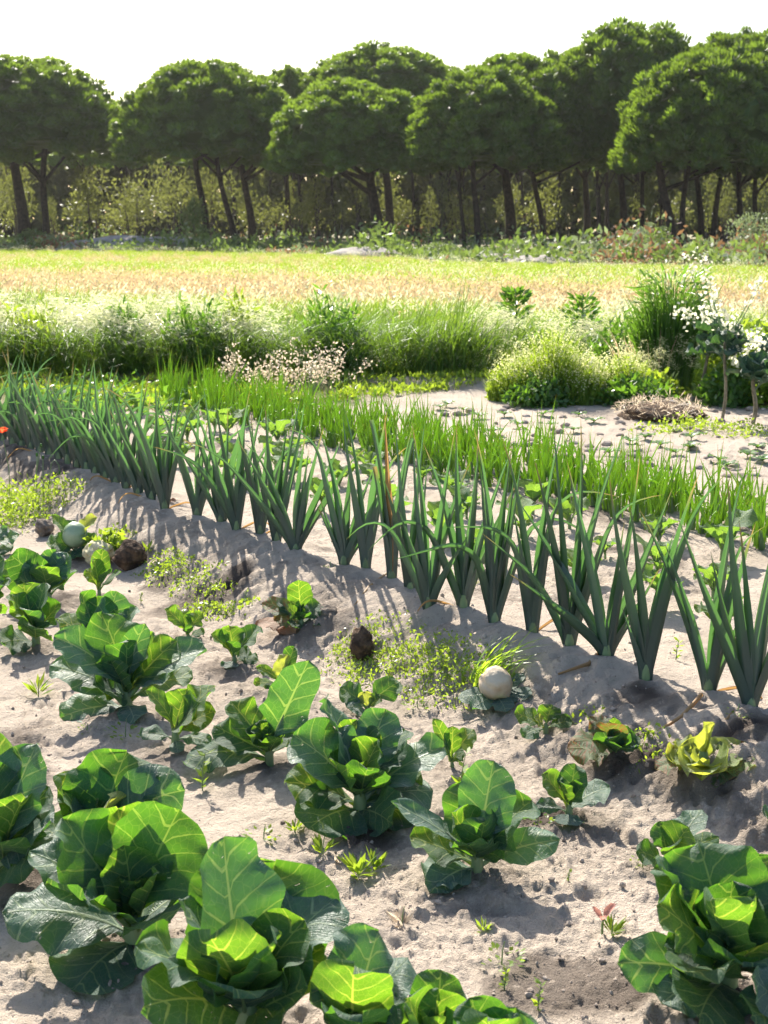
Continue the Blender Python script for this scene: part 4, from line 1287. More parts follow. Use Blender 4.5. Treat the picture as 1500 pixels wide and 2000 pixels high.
# larger clods and little seedlings on the bare strip behind the onions
rng = np.random.RandomState(31)
sd_leaf = mesh_only('leaf', rosette_leaf(.09, .06, rad(40), rad(50), 0, .2, 0, rng, ns=7, nt=5), [M_WEEDD])
sd_stem = mesh_only('stem', [tube_block([(0, 0, -.005), (0, 0, .03)], [.004, .003], 5)], [M_STEM])
for k, (px, py) in enumerate([(860, 800), (905, 806), (935, 818), (872, 795), (985, 815), (1010, 835), (1075, 835), (1120, 845), (1160, 828), (1230, 868), (1260, 860), (1290, 875), (1320, 890), (1345, 880),
                              (1405, 905), (1420, 915), (1460, 895), (1490, 905), (1480, 880), (1100, 880), (1190, 890), (1060, 815), (1350, 860), (960, 850), (1130, 815)]):
    g = on_ground(px, py)
    t = empty('sand_seedling', g, 'small dark seedling on the bare sand behind the onions, %s counted from the path end' % ORD[k], 'seedling', 'seedlings on the bare sand')
    share(sd_stem, 'stem', t)
    for j in range(8):
        q = rng.uniform(.45, 1.0)
        share(sd_leaf, 'leaf', t, (0, 0, .02), (0, 0, j * .9 + rng.uniform(-.4, .4)), (q, q, q * rng.uniform(.6, 1.3)))
bl = []
for k in range(150):
    px, py = rng.uniform(790, 1560), rng.uniform(795, 935)
    g = on_ground(px, py)
    r = rng.uniform(.012, .04)
    V, F, m = blob_block(g + [0, 0, r * .2], r, sub=2, jit=.3, squash=.6, seed=k)
    bl.append((V, F, 0))
tag(mk('soil_clods', bl, [M_CRUMB], smooth=False), 'loose clods over the bare sand strip', kind='stuff')

# ------------------------------------------------------------------ the bank of tall grass behind the beds
def bank_region(n, x0, x1, y0, y1):
    x = NR.uniform(x0, x1, n)
    y = NR.uniform(y0, y1, n)
    return x, y


def tall_grass():
    bl = []
    n = 30000
    x, y = bank_region(n, -5.2, 5.2, 12.45, 16.5)
    front = 12.66 + 1.8 * (fbm(x, 0 * x, 1.0, 2, 3) - .5) + .9 * ss(.6, 1.4, x)
    keep = (y > front) & (np.abs(x / y) < .33)
    x, y = x[keep], y[keep]
    n = len(x)
    hm = fbm(x, y, .75, 2, 14)
    h = (.30 + .74 * fbm(x, y, 2.6, 3, 14)) * (.6 + .8 * hm) * (1.12 - .4 * ss(13.3, 14.2, y)) * (.72 + .56 * vn(x * 5.5, y * 2, 61)) * NR.uniform(.55, 1.15, n) * (1 - .30 * ss(.5, 1.5, x))
    bl.append(blade_block(np.stack([x, y, hz(x, y)], 1), NR.normal(.1, .9, n), h, NR.uniform(.006, .018, n), NR.uniform(.05, .7, n), 0, 4))
    # matted low stems in front
    n = 9000
    x = NR.uniform(-5, .9, n)
    y = NR.uniform(12.4, 13.2, n)
    bl.append(blade_block(np.stack([x, y, hz(x, y) + NR.uniform(0, .3, n)], 1), NR.uniform(0, 6.28, n), NR.uniform(.15, .35, n), .008, NR.uniform(.8, 1.8, n), 0, 3))
    o = mk('tall_grass', bl, [M_GRASSD], smooth=False)
    tag(o, 'thick bank of tall green grass behind the vegetable beds', kind='stuff')


def panicles(name, n, region, hrange, mat, label, size=1.0, wind=0.0):
    """feathery drooping seed heads on thin stalks"""
    x, y = region(n)
    n = len(x)
    h = NR.uniform(*hrange, n) * (.56 + .66 * fbm(x, y, 2.6, 3, 14))
    az = NR.normal(wind, .7, n)
    base = np.stack([x, y, hz(x, y)], 1)
    bl = [blade_block(base, az, h, .004, .35, 0, 4)]
    # spikelets along the drooping top
    k = 26
    tt = NR.uniform(0.0, 1.0, (n, k))
    top = base + np.stack([h * .35 * np.cos(az), h * .35 * np.sin(az), h * .90], 1)
    dr = .20 * size
    px = top[:, None, :] + np.stack([np.cos(az)[:, None] * tt * dr, np.sin(az)[:, None] * tt * dr, (-.10 * tt + .30 * tt * (1 - tt)) * size], 2)
    px = px + NR.normal(0, .018 * size, px.shape)
    d = np.stack([np.cos(az)[:, None] + NR.normal(0, .4, (n, k)), np.sin(az)[:, None] + NR.normal(0, .4, (n, k)), NR.normal(-.25, .5, (n, k))], 2)
    bl.append(card_block(px.reshape(-1, 3), d.reshape(-1, 3), NR.uniform(.03, .075, n * k) * size, .0065 * size, 1))
    o = mk(name, bl, [M_GRASSD, mat], smooth=False)
    return tag(o, label, kind='stuff')


def reg_bank(n):
    x = NR.uniform(-5.2, 5.0, n)
    y = 12.7 + 1.5 * NR.rand(n) ** 1.5
    dens = fbm(x, y, .9, 2, 19) + .12 * ss(-1.0, -3.0, x)
    k = (dens > .49) & (np.abs(x / y) < .33) & (y > 12.75 + .8 * ss(.6, 1.4, x))
    return x[k], y[k]


tall_grass()
panicles('feather_grass', 4200, reg_bank, (.40, .70), M_FEATHER, 'white feathery grass heads leaning along the top of the bank', 1.0, .1)


def flower_carpet(name, pts, n, rx, h, L, mats, label, leafn=1.0, seed_up=.5):
    """flowering mass: leaves below, small pale flowers above"""
    bl = []
    for (X, Y, k, hk) in pts:
        m = int(n * k)
        a = NR.uniform(0, 6.28, m)
        q = NR.rand(m) ** .55
        x = X + np.cos(a) * q * rx * k ** .5
        y = Y + np.sin(a) * q * rx * k ** .5 * .8
        hh = h * hk * np.sqrt(np.clip(1 - q ** 2 * .85, 0, 1)) * (.45 + 1.1 * fbm(x, y, 4.5, 2, 66))
        z = hz(x, y) + hh * NR.uniform(.62, 1.08, m)
        bl.append(card_block(np.stack([x, y, z], 1), rnd_dirs(m, .6), NR.uniform(.6, 1.2, m) * L, L * .8, 1))
        ml = int(m * leafn)
        a = NR.uniform(0, 6.28, ml)
        q = NR.rand(ml) ** .55
        x = X + np.cos(a) * q * rx * k ** .5
        y = Y + np.sin(a) * q * rx * k ** .5 * .8
        hh = h * hk * np.sqrt(np.clip(1 - q ** 2 * .85, 0, 1)) * (.45 + 1.1 * fbm(x, y, 4.5, 2, 66))
        bl.append(blade_block(np.stack([x, y, hz(x, y)], 1), NR.uniform(0, 6.28, ml), hh * NR.uniform(.5, 1.02, ml), .008, NR.uniform(.1, .6, ml), 0, 3))
        bl.append(card_block(np.stack([x, y, hz(x, y) + hh * NR.uniform(.05, .75, ml)], 1), rnd_dirs(ml, .2), .05, .018, 0))
    o = mk(name, bl, mats, smooth=False)
    return o


o = flower_carpet('flowering_weeds', [(-.02 + .28 * k, 12.75 + .1 * math.sin(k), 1, .9 + .2 * math.sin(k * 2.3)) for k in range(6)], 900, .34, .30, .016, [M_GRASS, M_CREAM], '')
tag(o, 'low carpet of cream-flowering weeds along the foot of the grass bank', kind='stuff')
c = on_ground(1095, 790)
o = flower_carpet('flowering_mound', [(0, 0, 1, 1)], 10, .1, .1, .01, [M_GRASS, M_CREAM], '')
bpy.data.objects.remove(o)
o = flower_carpet('flower_mound', [(c[0], c[1] + .25, 1, 1.0), (c[0] + .30, c[1] + .35, .7, .8), (c[0] - .26, c[1] + .35, .45, .55), (c[0] + .1, c[1] + .1, .5, .6)], 2600, .42, .60, .016, [M_WEED, M_CREAM], '')
tag(o, 'rounded mound of green plants dusted with cream flowers at the edge of the sand', 'flowering plant')
o = flower_carpet('flower_mound', [(c[0] + .55, c[1] + .65, .7, .8), (c[0] + .66, c[1] + .4, .45, .5)], 1500, .42, .42, .014, [M_WEED, M_CREAM], '')
tag(o, 'lower yellowish flowering clump beside the rounded flower mound, under the tall reedy clump', 'flowering plant')
# dark leafy foot of the mound
for (px, py, r, hh, lab) in [(1060, 790, .30, .22, 'dark leafy weed at the foot of the rounded flower mound'), (1235, 790, .32, .22, 'dark leafy weed between the flower mound and the brown heap')]:
    g = on_ground(px, py)
    pos = mass((0, 0, 0), r, hh, 1500, .05)
    o = mk('leafy_weed', [card_block(pos, rnd_dirs(1500, .5), NR.uniform(.04, .08, 1500), NR.uniform(.02, .04, 1500))], [M_WEEDD], smooth=False)
    o.location = g
    tag(o, lab, 'weed')

# broad-leaved weeds growing through the grass bank
for (px, Y, r, hh, n, mat, lab) in [(385, 12.8, .34, .66, 1500, M_WEEDD, 'dark green leafy weed clump in the grass bank above the far leeks'),
                                    (455, 13.1, .30, .62, 1200, M_WEED, 'bright leafy weed clump in the grass bank, the brightest one behind the leeks'),
                                    (655, 12.9, .40, .66, 1700, M_WEEDD, 'wide dark leafy weed clump in the grass bank above the seed-head plants'),
                                    (60, 12.9, .38, .55, 1400, M_WEED, 'leafy weed clump in the grass bank by the picture edge'),
                                    (250, 13.0, .30, .60, 1200, M_WEEDD, 'narrow dark weed clump in the grass bank near the far end of the leek row'),
                                    (880, 13.4, .40, .45, 1500, M_WEED, 'low leafy weed clump in the grass bank behind the cream flower carpet'),
                                    (1210, 13.0, .36, .50, 1300, M_WEEDD, 'dark leafy weed clump in the bank beside the tall reedy clump')]:
    p = at_depth(px, 700, Y)
    p[2] = float(hz(p[0], p[1]))
    pos = mass((0, 0, 0), r, hh, n, .05)
    pos[:, 2] *= .6 + .7 * vn(pos[:, 0] * 7, pos[:, 1] * 7, int(px))
    o = mk('leafy_weed', [card_block(pos, rnd_dirs(n, .9), NR.uniform(.05, .13, n), NR.uniform(.014, .035, n)),
                          blade_block(pos[:80] * [.7, .7, 0], NR.uniform(0, 6.28, 80), hh * NR.uniform(.7, 1.25, 80), .010, NR.uniform(.05, .4, 80), 0, 4)], [mat], smooth=False)
    o.location = p
    tag(o, lab, 'weed')

# dry seed-head plants at the end of the onion band
def seedhead_plant(px, py, hgt, n, lab, spread=.35, mat=M_PINKSEED):
    g = on_ground(px, py)
    t = empty('seed_head_plant', g, lab, 'seed-head plant', 'dry seed-head plants behind the onions')
    bl = []
    fl = []
    for k in range(n):
        az = NR.uniform(0, 6.28)
        le = NR.uniform(.1, 1) * spread
        h = hgt * NR.uniform(.7, 1.1)
        s = np.linspace(0, 1, 6)
        pts = np.stack([np.cos(az) * le * s ** 1.4 + .06 * s, np.sin(az) * le * s ** 1.4, h * s], 1)
        bl.append(tube_block(pts, np.linspace(.004, .0015, 6), 4))
        m = 34
        tt = NR.uniform(.5, 1.0, m)
        pp = np.stack([np.interp(tt, s, pts[:, i]) for i in range(3)], 1) + NR.normal(0, .03, (m, 3))
        fl.append(card_block(pp, rnd_dirs(m, .3), NR.uniform(.018, .034, m), .016))
    mk('stalks', bl, [M_STEM], t)
    mk('seed_heads', fl, [mat], t, smooth=False)


for px, py, h, n, lab in [(455, 785, .40, 9, 'pale seed-head plant at the far end of the onion band, closest to the leeks'), (510, 785, .36, 9, 'dense pale seed-head plant, second in the far row'),
                          (560, 785, .36, 9, 'pale seed-head plant in the middle of the far row'), (610, 780, .44, 9, 'tallest pale seed-head plant leaning over the path'), (640, 775, .30, 6, 'short pale seed-head plant at the end by the path')]:
    seedhead_plant(px, py, h, n, lab)

# low green cover of the path behind the onions and leeks
def low_cover():
    n = 9000
    x = NR.uniform(-4.6, 1.4, n)
    y = NR.uniform(10.6, 12.8, n)
    u, d = ud(x, y)
    k = (fbm(x, y, 1.6, 2, 33) > .36) & (x < .2 + 1.2 * (y - 11.6)) & (d > 1.0)
    x, y = x[k], y[k]
    n = len(x)
    b = np.stack([x, y, hz(x, y)], 1)
    bl = [blade_block(b, NR.uniform(0, 6.28, n), NR.uniform(.03, .13, n), .008, NR.uniform(.2, 1.2, n), 0, 3),
          card_block(b + [0, 0, .03], rnd_dirs(n, .6), NR.uniform(.03, .07, n), .03, 0)]
    tag(mk('low_grass', bl, [M_GRASS], smooth=False), 'low green ground cover on the path behind the onions', kind='stuff')


low_cover()
# weedy plants behind the leeks' far end
weed_patch('leafy_weeds', [(120, 800, 1), (200, 790, 1), (280, 800, 1), (330, 815, .8), (60, 790, 1), (250, 770, 1), (160, 765, 1)], .5, .16, 300, .07, .028, [M_WEEDD], 'leafy weeds behind the far leeks')


# ------------------------------------------------------------------ plants on the bank to one side
def reed_clump():
    g = on_ground(1305, 760)
    n = 900
    a = NR.uniform(0, 6.28, n)
    q = NR.rand(n) ** .5
    b = np.stack([np.cos(a) * q * .24, np.sin(a) * q * .22, 0 * a], 1)
    t = empty('reed_clump', g, 'tall reedy clump of broad green grass blades on the bank', 'grass clump')
    m = 900
    am = NR.uniform(0, 6.28, m)
    pm = np.stack([np.cos(am) * .25 * NR.rand(m) ** .5, np.sin(am) * .22 * NR.rand(m) ** .5, NR.uniform(.1, .95, m)], 1)
    mk('blades', [card_block(pm, np.stack([np.cos(am), np.sin(am), NR.uniform(-.2, 1.2, m)], 1), NR.uniform(.10, .22, m), .018), blade_block(b, a + NR.normal(0, .5, n), NR.uniform(.4, .98, n) * (.75 + .5 * vn(b[:, 0] * 9, b[:, 1] * 9, 4)), NR.uniform(.016, .028, n), NR.uniform(.03, .30, n), 0, 5)], [M_WEEDD], t, smooth=False)
    m = 60
    a = NR.uniform(0, 6.28, m)
    b = np.stack([np.cos(a) * .3 - .1, np.sin(a) * .2, 0 * a], 1)
    mk('dry_blades', [blade_block(b, a, NR.uniform(.3, .6, m), .012, NR.uniform(.1, .5, m), 0, 4)], [M_SORREL], t, smooth=False)
    m = 900
    a = NR.uniform(0, 6.28, m)
    q = NR.rand(m) ** .5
    pos = np.stack([np.cos(a) * q * .34, np.sin(a) * q * .27, NR.uniform(.45, 1.02, m)], 1)
    mk('seed_heads', [card_block(pos, rnd_dirs(m, .2), .025, .009)], [M_FEATHER], t, smooth=False)


reed_clump()


def bolted(px, py, knee, topx, topy, lab, leaves=6, flowers=10, Lf=.30, thick=.022):
    """old woody brassica stalk with dark crumpled leaves, bolted into white flowers"""
    g = on_ground(px, py)
    k = at_depth(knee[0], knee[1], g[1] + .02) - g
    t = empty('bolted_brassica', g, lab, 'brassica', 'bolted brassicas on the bank')
    s = np.linspace(0, 1, 9)[:, None]
    pts = s * k + np.sin(s * 5) * [.015, 0, 0]
    mk('stalk', [tube_block(pts, np.linspace(thick, thick * .8, 9), 8)], [M_STALK], t)
    rng = np.random.RandomState(px)
    for j in range(leaves):
        az = j * 2.4 + rng.uniform(-.3, .3)
        L = Lf * rng.uniform(.7, 1.2)
        b = rosette_leaf(L, L * .85, rad(rng.uniform(15, 88)), rad(rng.uniform(0, 50)), az, rng.uniform(.2, 1.1), 0, rng, 2.4, .2, 13, 11, lobes=.18, base=k * rng.uniform(.72, 1.0))
        mk('leaf', b, [M_KALEL], t)
    if flowers:
        st, fl = [], []
        for j in range(flowers):
            tp = at_depth(topx + rng.uniform(-75, 60), topy + abs(rng.normal(0, 75)), g[1] + rng.uniform(-.1, .2)) - g
            s = np.linspace(0, 1, 7)[:, None]
            p = k + s * (tp - k) + (s * (1 - s)) * [rng.uniform(-.08, .08), 0, 0]
            st.append(tube_block(p, np.linspace(.006, .002, 7), 4))
            m = 34
            tt = rng.uniform(.6, 1.0, m)
            pos = k + tt[:, None] * (tp - k) + NR.normal(0, .028, (m, 3))
            fl.append(card_block(pos, rnd_dirs(m, .1), NR.uniform(.022, .038, m), .028))
        mk('flower_stems', st, [M_STEM], t)
        mk('flowers', fl, [M_WFLOWER], t, smooth=False)


M_KALEL = mat_leaf('kale_blade', (0.035, 0.085, 0.055), (0.05, 0.14, 0.02), (0.12, 0.18, 0.1), (0.15, 0.25, 0.05), 0.3)
bolted(1355, 785, (1395, 660), 1378, 470, 'leaning woody brassica stalk with a dark curly top and one tall white flower spike', 16, 6, .19, .014)
bolted(1410, 822, (1420, 665), 1440, 520, 'upright thin brassica stalk with one big dark round leaf and sprays of white flowers', 12, 10, .20, .012)
bolted(1470, 828, (1475, 735), 0, 0, 'short stout brassica stalk with dark spreading leaves near the picture edge', 12, 0, .20, .016)
bolted(1530, 800, (1510, 700), 1500, 600, 'leafy brassica at the picture edge with a lit green crown', 7, 4, .28, .014)
# green leafy plants behind them, and flowering shrubs between
for (px, py, r, hh, n, mat, lab) in [(1480, 790, .45, .62, 2600, M_WEED, 'bright leafy bush behind the stout brassica stalk'), (1440, 800, .24, .28, 1000, M_WEEDD, 'dark leafy weeds at the foot of the leaning brassica stalk'),
                                     (1290, 790, .26, .22, 900, M_WEED, 'yellow-green weeds in front of the reedy clump'), (1560, 800, .4, .55, 1500, M_WEED, 'leafy bush by the picture edge behind the bank brassicas')]:
    g = on_ground(px, py)
    pos = mass((0, 0, 0), r, hh, n, .05)
    o = mk('leafy_bush', [card_block(pos, rnd_dirs(n, .4), NR.uniform(.04, .09, n), NR.uniform(.025, .05, n))], [mat], smooth=False)
    o.location = g + [0, .3, 0]
    tag(o, lab, 'bush')
# two bolted green plants in the bank
for (px, py, h, lab) in [(1005, 700, .85, 'green bolting plant rising from the bank behind the flower mound'), (1135, 690, .85, 'green bolting plant in the bank beside the feathery grass'), (865, 700, .45, 'bright yellow-green leafy plant low in the bank')]:
    p = at_depth(px, py, 14.2)
    p[2] = float(hz(p[0], p[1]))
    n = 420
    h = h * .8
    zz = NR.rand(n) ** 1.2 * h
    a = NR.uniform(0, 6.28, n)
    q = .30 * NR.rand(n) * (1.05 - zz / h) ** .6 + .04 * np.sin(a * 3)
    o = mk('bolting_plant', [card_block(np.stack([np.cos(a) * q, np.sin(a) * q, zz], 1), np.stack([np.cos(a), np.sin(a), NR.uniform(.1, 1.2, n)], 1), NR.uniform(.06, .13, n), NR.uniform(.025, .05, n)),
                             tube_block([(0, 0, 0), (.01, 0, h * .5), (0, 0, h)], [.01, .008, .004], 5)], [M_WEEDD if px != 865 else M_WEED], smooth=False)
    o.location = p
    tag(o, lab, 'plant')
weed_patch('ground_weeds', [(1340, 835, 1), (1380, 840, 1), (1290, 845, .6), (1430, 845, .8), (1470, 850, .8)], .22, .08, 420, .03, .02, [M_WEED], 'low green weeds at the edge of the bare sand below the brassica stalks')
panicles('seed_grass', 240, lambda n: (NR.uniform(1.9, 3.1, n), NR.uniform(11.5, 12.6, n)), (.25, .5), M_CREAM, 'thin cream seed stalks among the bank plants', .5)

# ------------------------------------------------------------------ meadow
def tuft(name, n, r, h, wid, mat, heads=0, hmat=None, lean=(.1, .6)):
    a = NR.uniform(0, 6.28, n)
    q = NR.rand(n) ** .5 * r
    b = np.stack([np.cos(a) * q, np.sin(a) * q, 0 * a - .03], 1)
    bl = [blade_block(b, NR.uniform(0, 6.28, n), h * NR.uniform(.6, 1.1, n), wid, NR.uniform(*lean, n), 0, 3)]
    if heads:
        a = NR.uniform(0, 6.28, heads)
        q = NR.rand(heads) ** .5 * r
        pos = np.stack([np.cos(a) * q, np.sin(a) * q, h * NR.uniform(.75, 1.25, heads)], 1)
        bl.append(card_block(pos, rnd_dirs(heads, .8), NR.uniform(.05, .1, heads), wid * 1.6, 1))
    return source(name, bl, [mat, hmat or mat], smooth=False)


def field_points(n, y0, y1, cond):
    y = np.exp(NR.uniform(math.log(y0), math.log(y1), n))
    x = NR.uniform(-.40, .40, n) * y
    k = cond(x, y)
    x, y = x[k], y[k]
    return np.stack([x, y, hz(x, y)], 1)


def edge_y(x, y):
    """far edge of the field: farther off on one side"""
    a = x / y
    return np.interp(a, [-.30, -.05, .05, .3], [100, 80, 61, 49])


def lay(name, pts, src, label, smin=.8, smax=1.25):
    n = len(pts)
    rot = np.stack([NR.normal(0, .06, n), NR.normal(0, .06, n), NR.uniform(0, 6.28, n)], 1)
    far = .85 - .2 * ss(20, 60, pts[:, 1])
    tag(scatter(name, pts, rot, NR.uniform(smin, smax, n) * far, src), label, kind='stuff')


def band(x, y):
    """0 green, 1 reddish, 2 pale - stripes that cross the meadow a little askew"""
    yy = y * (1 + .55 * (x / y)) + 5 * (fbm(x, y, .12, 2, 5) - .5) * (y / 25)
    r = ss(20.5, 23.5, yy) * (1 - ss(27, 30.5, yy)) + .6 * ss(47, 52, yy) * (1 - ss(60, 70, yy)) * ss(.05, -.1, x / y)
    return r


t_green = tuft('green_tuft', 70, .32, .34, .014, M_GRASS, 2, M_FEATHER)
t_red = tuft('red_tuft', 70, .34, .40, .012, M_SORREL, 30, M_SORREL, (.05, .4))
t_pale = tuft('pale_tuft', 40, .32, .46, .010, M_GRASS, 34, M_FEATHER)
inside = lambda x, y: y < edge_y(x, y)
P_ = field_points(15000, 15.5, 102, inside)
r_ = band(P_[:, 0], P_[:, 1])
k_ = NR.rand(len(P_)) > r_ * .55
lay('meadow_grass', P_[k_], t_green, 'bright green grass of the meadow beyond the bank')
P_ = field_points(15000, 15.5, 102, inside)
r_ = band(P_[:, 0], P_[:, 1])
k_ = NR.rand(len(P_)) < r_ * .48 + .03
lay('reddish_grass', P_[k_], t_red, 'orange-pink seeding grass in stripes across the meadow')
P_ = field_points(4500, 15.5, 102, inside)
e_ = edge_y(P_[:, 0], P_[:, 1])
k_ = NR.rand(len(P_)) < .07 + .8 * ss(.78, .95, P_[:, 1] / e_) * ss(.12, -.05, P_[:, 0] / P_[:, 1]) + .12 * ss(19, 16, P_[:, 1])
lay('pale_grass', P_[k_], t_pale, 'pale seeding grass catching the light in the meadow')

# pale sand banks at the far edge of the meadow
for (px, py, Y, rx, rz, lab) in [(285, 478, 99, 6.5, .9, 'long pale sand bank at the far meadow edge under the pines'), (965, 497, 67, 1.4, .38, 'bright sand mound at the meadow edge between the two middle pine trunks'),
                                 (715, 490, 76, 2.2, .5, 'low sand mound at the meadow edge below the dark broad pine'), (1060, 500, 62, 1.6, .4, 'low sandy rise at the meadow edge below the taller pine')]:
    p = at_depth(px, py, Y)
    p[2] = float(hz(p[0], p[1]))
    V, F, m = blob_block((0, 0, 0), 1, sub=4, jit=.2, seed=int(px))
    o = mk('sand_bank', [(V * [rx, 2.0, rz], F, 0)], [M_SANDBANK])
    o.location = p
    tag(o, lab, kind='structure')

# ------------------------------------------------------------------ pines
def crown_mesh(seed):
    """umbrella crown, unit radius: a dome of needle clumps"""
    st = np.random.RandomState(seed)
    cen, rad_ = [], []
    n = 470
    for i in range(n):
        f = (i + .5) / n
        th = math.acos(1 - f * 1.20)
        ph = i * 2.39996 + st.uniform(-.25, .25)
        q = st.uniform(.87, 1.0) * (1 + .09 * (vn(np.array([ph * .95]), np.array([th * 2.2]), seed)[0] - .5) * 2)
        cen.append((q * math.sin(th) * math.cos(ph), q * math.sin(th) * math.sin(ph), q * math.cos(th)))
        rad_.append(st.uniform(.066, .130))
    for i in range(70):
        a, q = st.uniform(0, 6.28), st.rand() ** .5 * .85
        cen.append((q * math.cos(a), q * math.sin(a), st.uniform(-.12, .35)))
        rad_.append(st.uniform(.09, .15))
    bl = []
    V0, F0, _ = blob_block((0, 0, 0), 1, sub=1)
    for c, r in zip(cen, rad_):
        c = np.array(c)
        m = 105
        d = st.normal(size=(m, 3))
        d /= np.linalg.norm(d, axis=1)[:, None]
        d[:, 2] = np.where(d[:, 2] < -.25, -d[:, 2], d[:, 2])
        zs = np.array([1, 1, .85])
        pos = c + d * r * .55 * zs
        dd = d + [0, 0, .45]
        bl.append(card_block(pos, dd, st.uniform(.5, .8, m) * r, r * st.uniform(.10, .19, m), 0, sd=np.clip(st.normal(.5, .3), 0, 1)))
        bl.append((V0 * r * .62 * zs + c, F0, 0, np.full((len(V0), 3), .4)))
    Vc, Fc, _ = blob_block((0, 0, 0), 1, sub=4, jit=.22, seed=seed, f=6)
    Vc[:, 2] = np.where(Vc[:, 2] < 0, Vc[:, 2] * .12, Vc[:, 2])
    bl.append((Vc * [.80, .80, .80], Fc, 0, np.full((len(Vc), 3), .3)))
    return mesh_only('crown', bl, [M_NEEDLE], smooth=False)


CROWNS = [crown_mesh(s) for s in (1, 2, 3, 4)]


def pine(X, Y, R, top, bottom, trunks, var, lab, rz=0.0, ctr=0.0, ry=1.0, limbs=7):
    """trunks: [(dx at foot, lean dx at crown, radius)]"""
    z0 = float(hz(X, Y))
    t = empty('pine_tree', (X, Y, z0), lab, 'tree', 'umbrella pines behind the meadow')
    hc = (top - bottom)
    cz = bottom + hc * .16
    share(CROWNS[var], 'crown', t, (ctr, 0, cz), (0, 0, rz), (R, R * ry, hc * .84))
    rng = np.random.RandomState(int(abs(X * 10) + Y))
    for j, (fx, lx, rr) in enumerate(trunks):
        s = np.linspace(0, 1, 9)
        ht = bottom + hc * .25
        pts = np.stack([fx + lx * s ** 1.2 + .12 * np.sin(s * 6 + j), .1 * np.sin(s * 4 + j * 2) + .4 * j * 0, ht * s - .2], 1)
        rads = rr * (1 - .45 * s) * (1 + .5 * np.exp(-s * 16))
        mk('trunk', [tube_block(pts, rads, 9)], [M_BARK], t)
        nl = limbs if len(trunks) == 1 else max(3, limbs // 2)
        for q in range(nl):
            az = q * 6.283 / nl + rng.uniform(-.4, .4)
            f = rng.uniform(.58, .88)
            b0 = np.array([np.interp(f, s, pts[:, i]) for i in range(3)])
            e = np.array([ctr + math.cos(az) * R * rng.uniform(.5, .8), math.sin(az) * R * .7 * ry, cz + hc * rng.uniform(.0, .25)])
            u = np.linspace(0, 1, 6)[:, None]
            pp = b0 + (e - b0) * u + np.array([0, 0, 1]) * (u * (1 - u)) * rng.uniform(-.6, .8)
            mk('limb', [tube_block(pp, np.linspace(rr * .42, rr * .14, 6), 6)], [M_BARK], t)
    return t


def pine_px(px, Y, half, topy, boty, trunks, var, lab, rz=0, ry=1.0, limbs=7):
    """trunks in px: (foot x, crown x, width px); PX = crown centre"""
    k = Y / 2777.8 * 1.02
    top = at_depth(px, topy, Y)
    bot = at_depth(px, boty, Y)
    X = at_depth(trunks[0][0], 450, Y)[0]
    tr = [((a - trunks[0][0]) * k, (b - a) * k, w * k * .30) for a, b, w in trunks]
    return pine(X, Y, half * k, top[2], bot[2], tr, var, lab, rz, top[0] - X, ry, limbs)


pine_px(45, 112, 185, 115, 300, [(45, 35, 42), (85, 95, 26)], 0, 'umbrella pine with a spreading fork, beside the gap of sky', .5)
pine_px(405, 106, 172, 120, 310, [(402, 385, 26), (455, 420, 22)], 1, 'wide dome-shaped pine standing by the sky gap, thin double trunk', 1.7)
pine_px(500, 112, 110, 165, 320, [(492, 475, 28)], 2, 'pine with a straight trunk joining the wide dome-shaped one', 2.6)
pine_px(562, 122, 62, 132, 250, [(560, 560, 20)], 3, 'small distant pine top showing between the dome pine and the dark broad one', .3)
pine_px(690, 98, 158, 160, 330, [(738, 722, 42)], 3, 'dark broad pine with a low rounded crown in the middle of the line', 3.9)
pine_px(745, 120, 160, 88, 250, [(760, 750, 30)], 0, 'tall pine crown rising behind the dark broad one', 4.4)
pine_px(945, 92, 142, 135, 320, [(930, 925, 24), (905, 900, 14)], 2, 'pine with a slim trunk next to the thick one, bright top', 5.1)
pine_px(1010, 98, 150, 105, 310, [(997, 985, 38)], 1, 'pine on the thickest single trunk in the middle of the line', .9)
pine_px(1095, 100, 140, 150, 320, [(1062, 1035, 22)], 0, 'pine on a thin leaning trunk beside the thickest trunk', 2.2)
pine_px(1235, 100, 175, 52, 290, [(1218, 1205, 26), (1250, 1255, 16)], 3, 'tallest pine with the highest crown of the line', 5.7)
pine_px(1130, 112, 120, 100, 300, [(1145, 1140, 24)], 2, 'slim pine filling the line in front of the tallest crown', 3.1)
pine_px(1395, 84, 168, 95, 325, [(1315, 1280, 32), (1325, 1345, 22)], 1, 'big clumpy pine with a leaning trunk, nearest of the line', 4.9)
pine_px(1460, 96, 175, 62, 290, [(1370, 1350, 22), (1385, 1420, 20)], 0, 'high pine crown behind the big clumpy one, forked trunk', 1.2)
pine_px(1500, 88, 120, 130, 330, [(1445, 1440, 22), (1475, 1470, 20)], 2, 'pine at the end of the line by the picture edge, paired trunks', 2.0)
pine_px(-120, 108, 150, 130, 310, [(-110, -110, 30)], 3, 'pine mostly outside the picture beyond the forked one', .2)
pine_px(1640, 90, 140, 90, 320, [(1630, 1630, 30)], 1, 'pine beyond the picture edge next to the paired trunks', .8)
# deeper pines: only their trunks and dark crowns show under the front line
for k, (px, Y, lean) in enumerate([(170, 150, 0), (330, 150, 4), (620, 145, -6), (585, 150, 3), (840, 150, 5), (1020, 150, -4), (1168, 140, -3), (1182, 128, 4), (1290, 140, 3), (1240, 150, 2), (1410, 140, 3), (460, 160, -8), (240, 165, 3), (880, 160, -5), (1090, 160, 2), (700, 160, 4), (30, 160, 0), (1500, 150, 0)]):
    pine_px(px + lean, Y, 75, 175 + (k * 37) % 50, 320, [(px, px + lean, 14 + (k * 5) % 7)], k % 4, '%s of the slender pines deep in the wood behind the front line' % ORD[k].capitalize(), k, 1.0, 4)


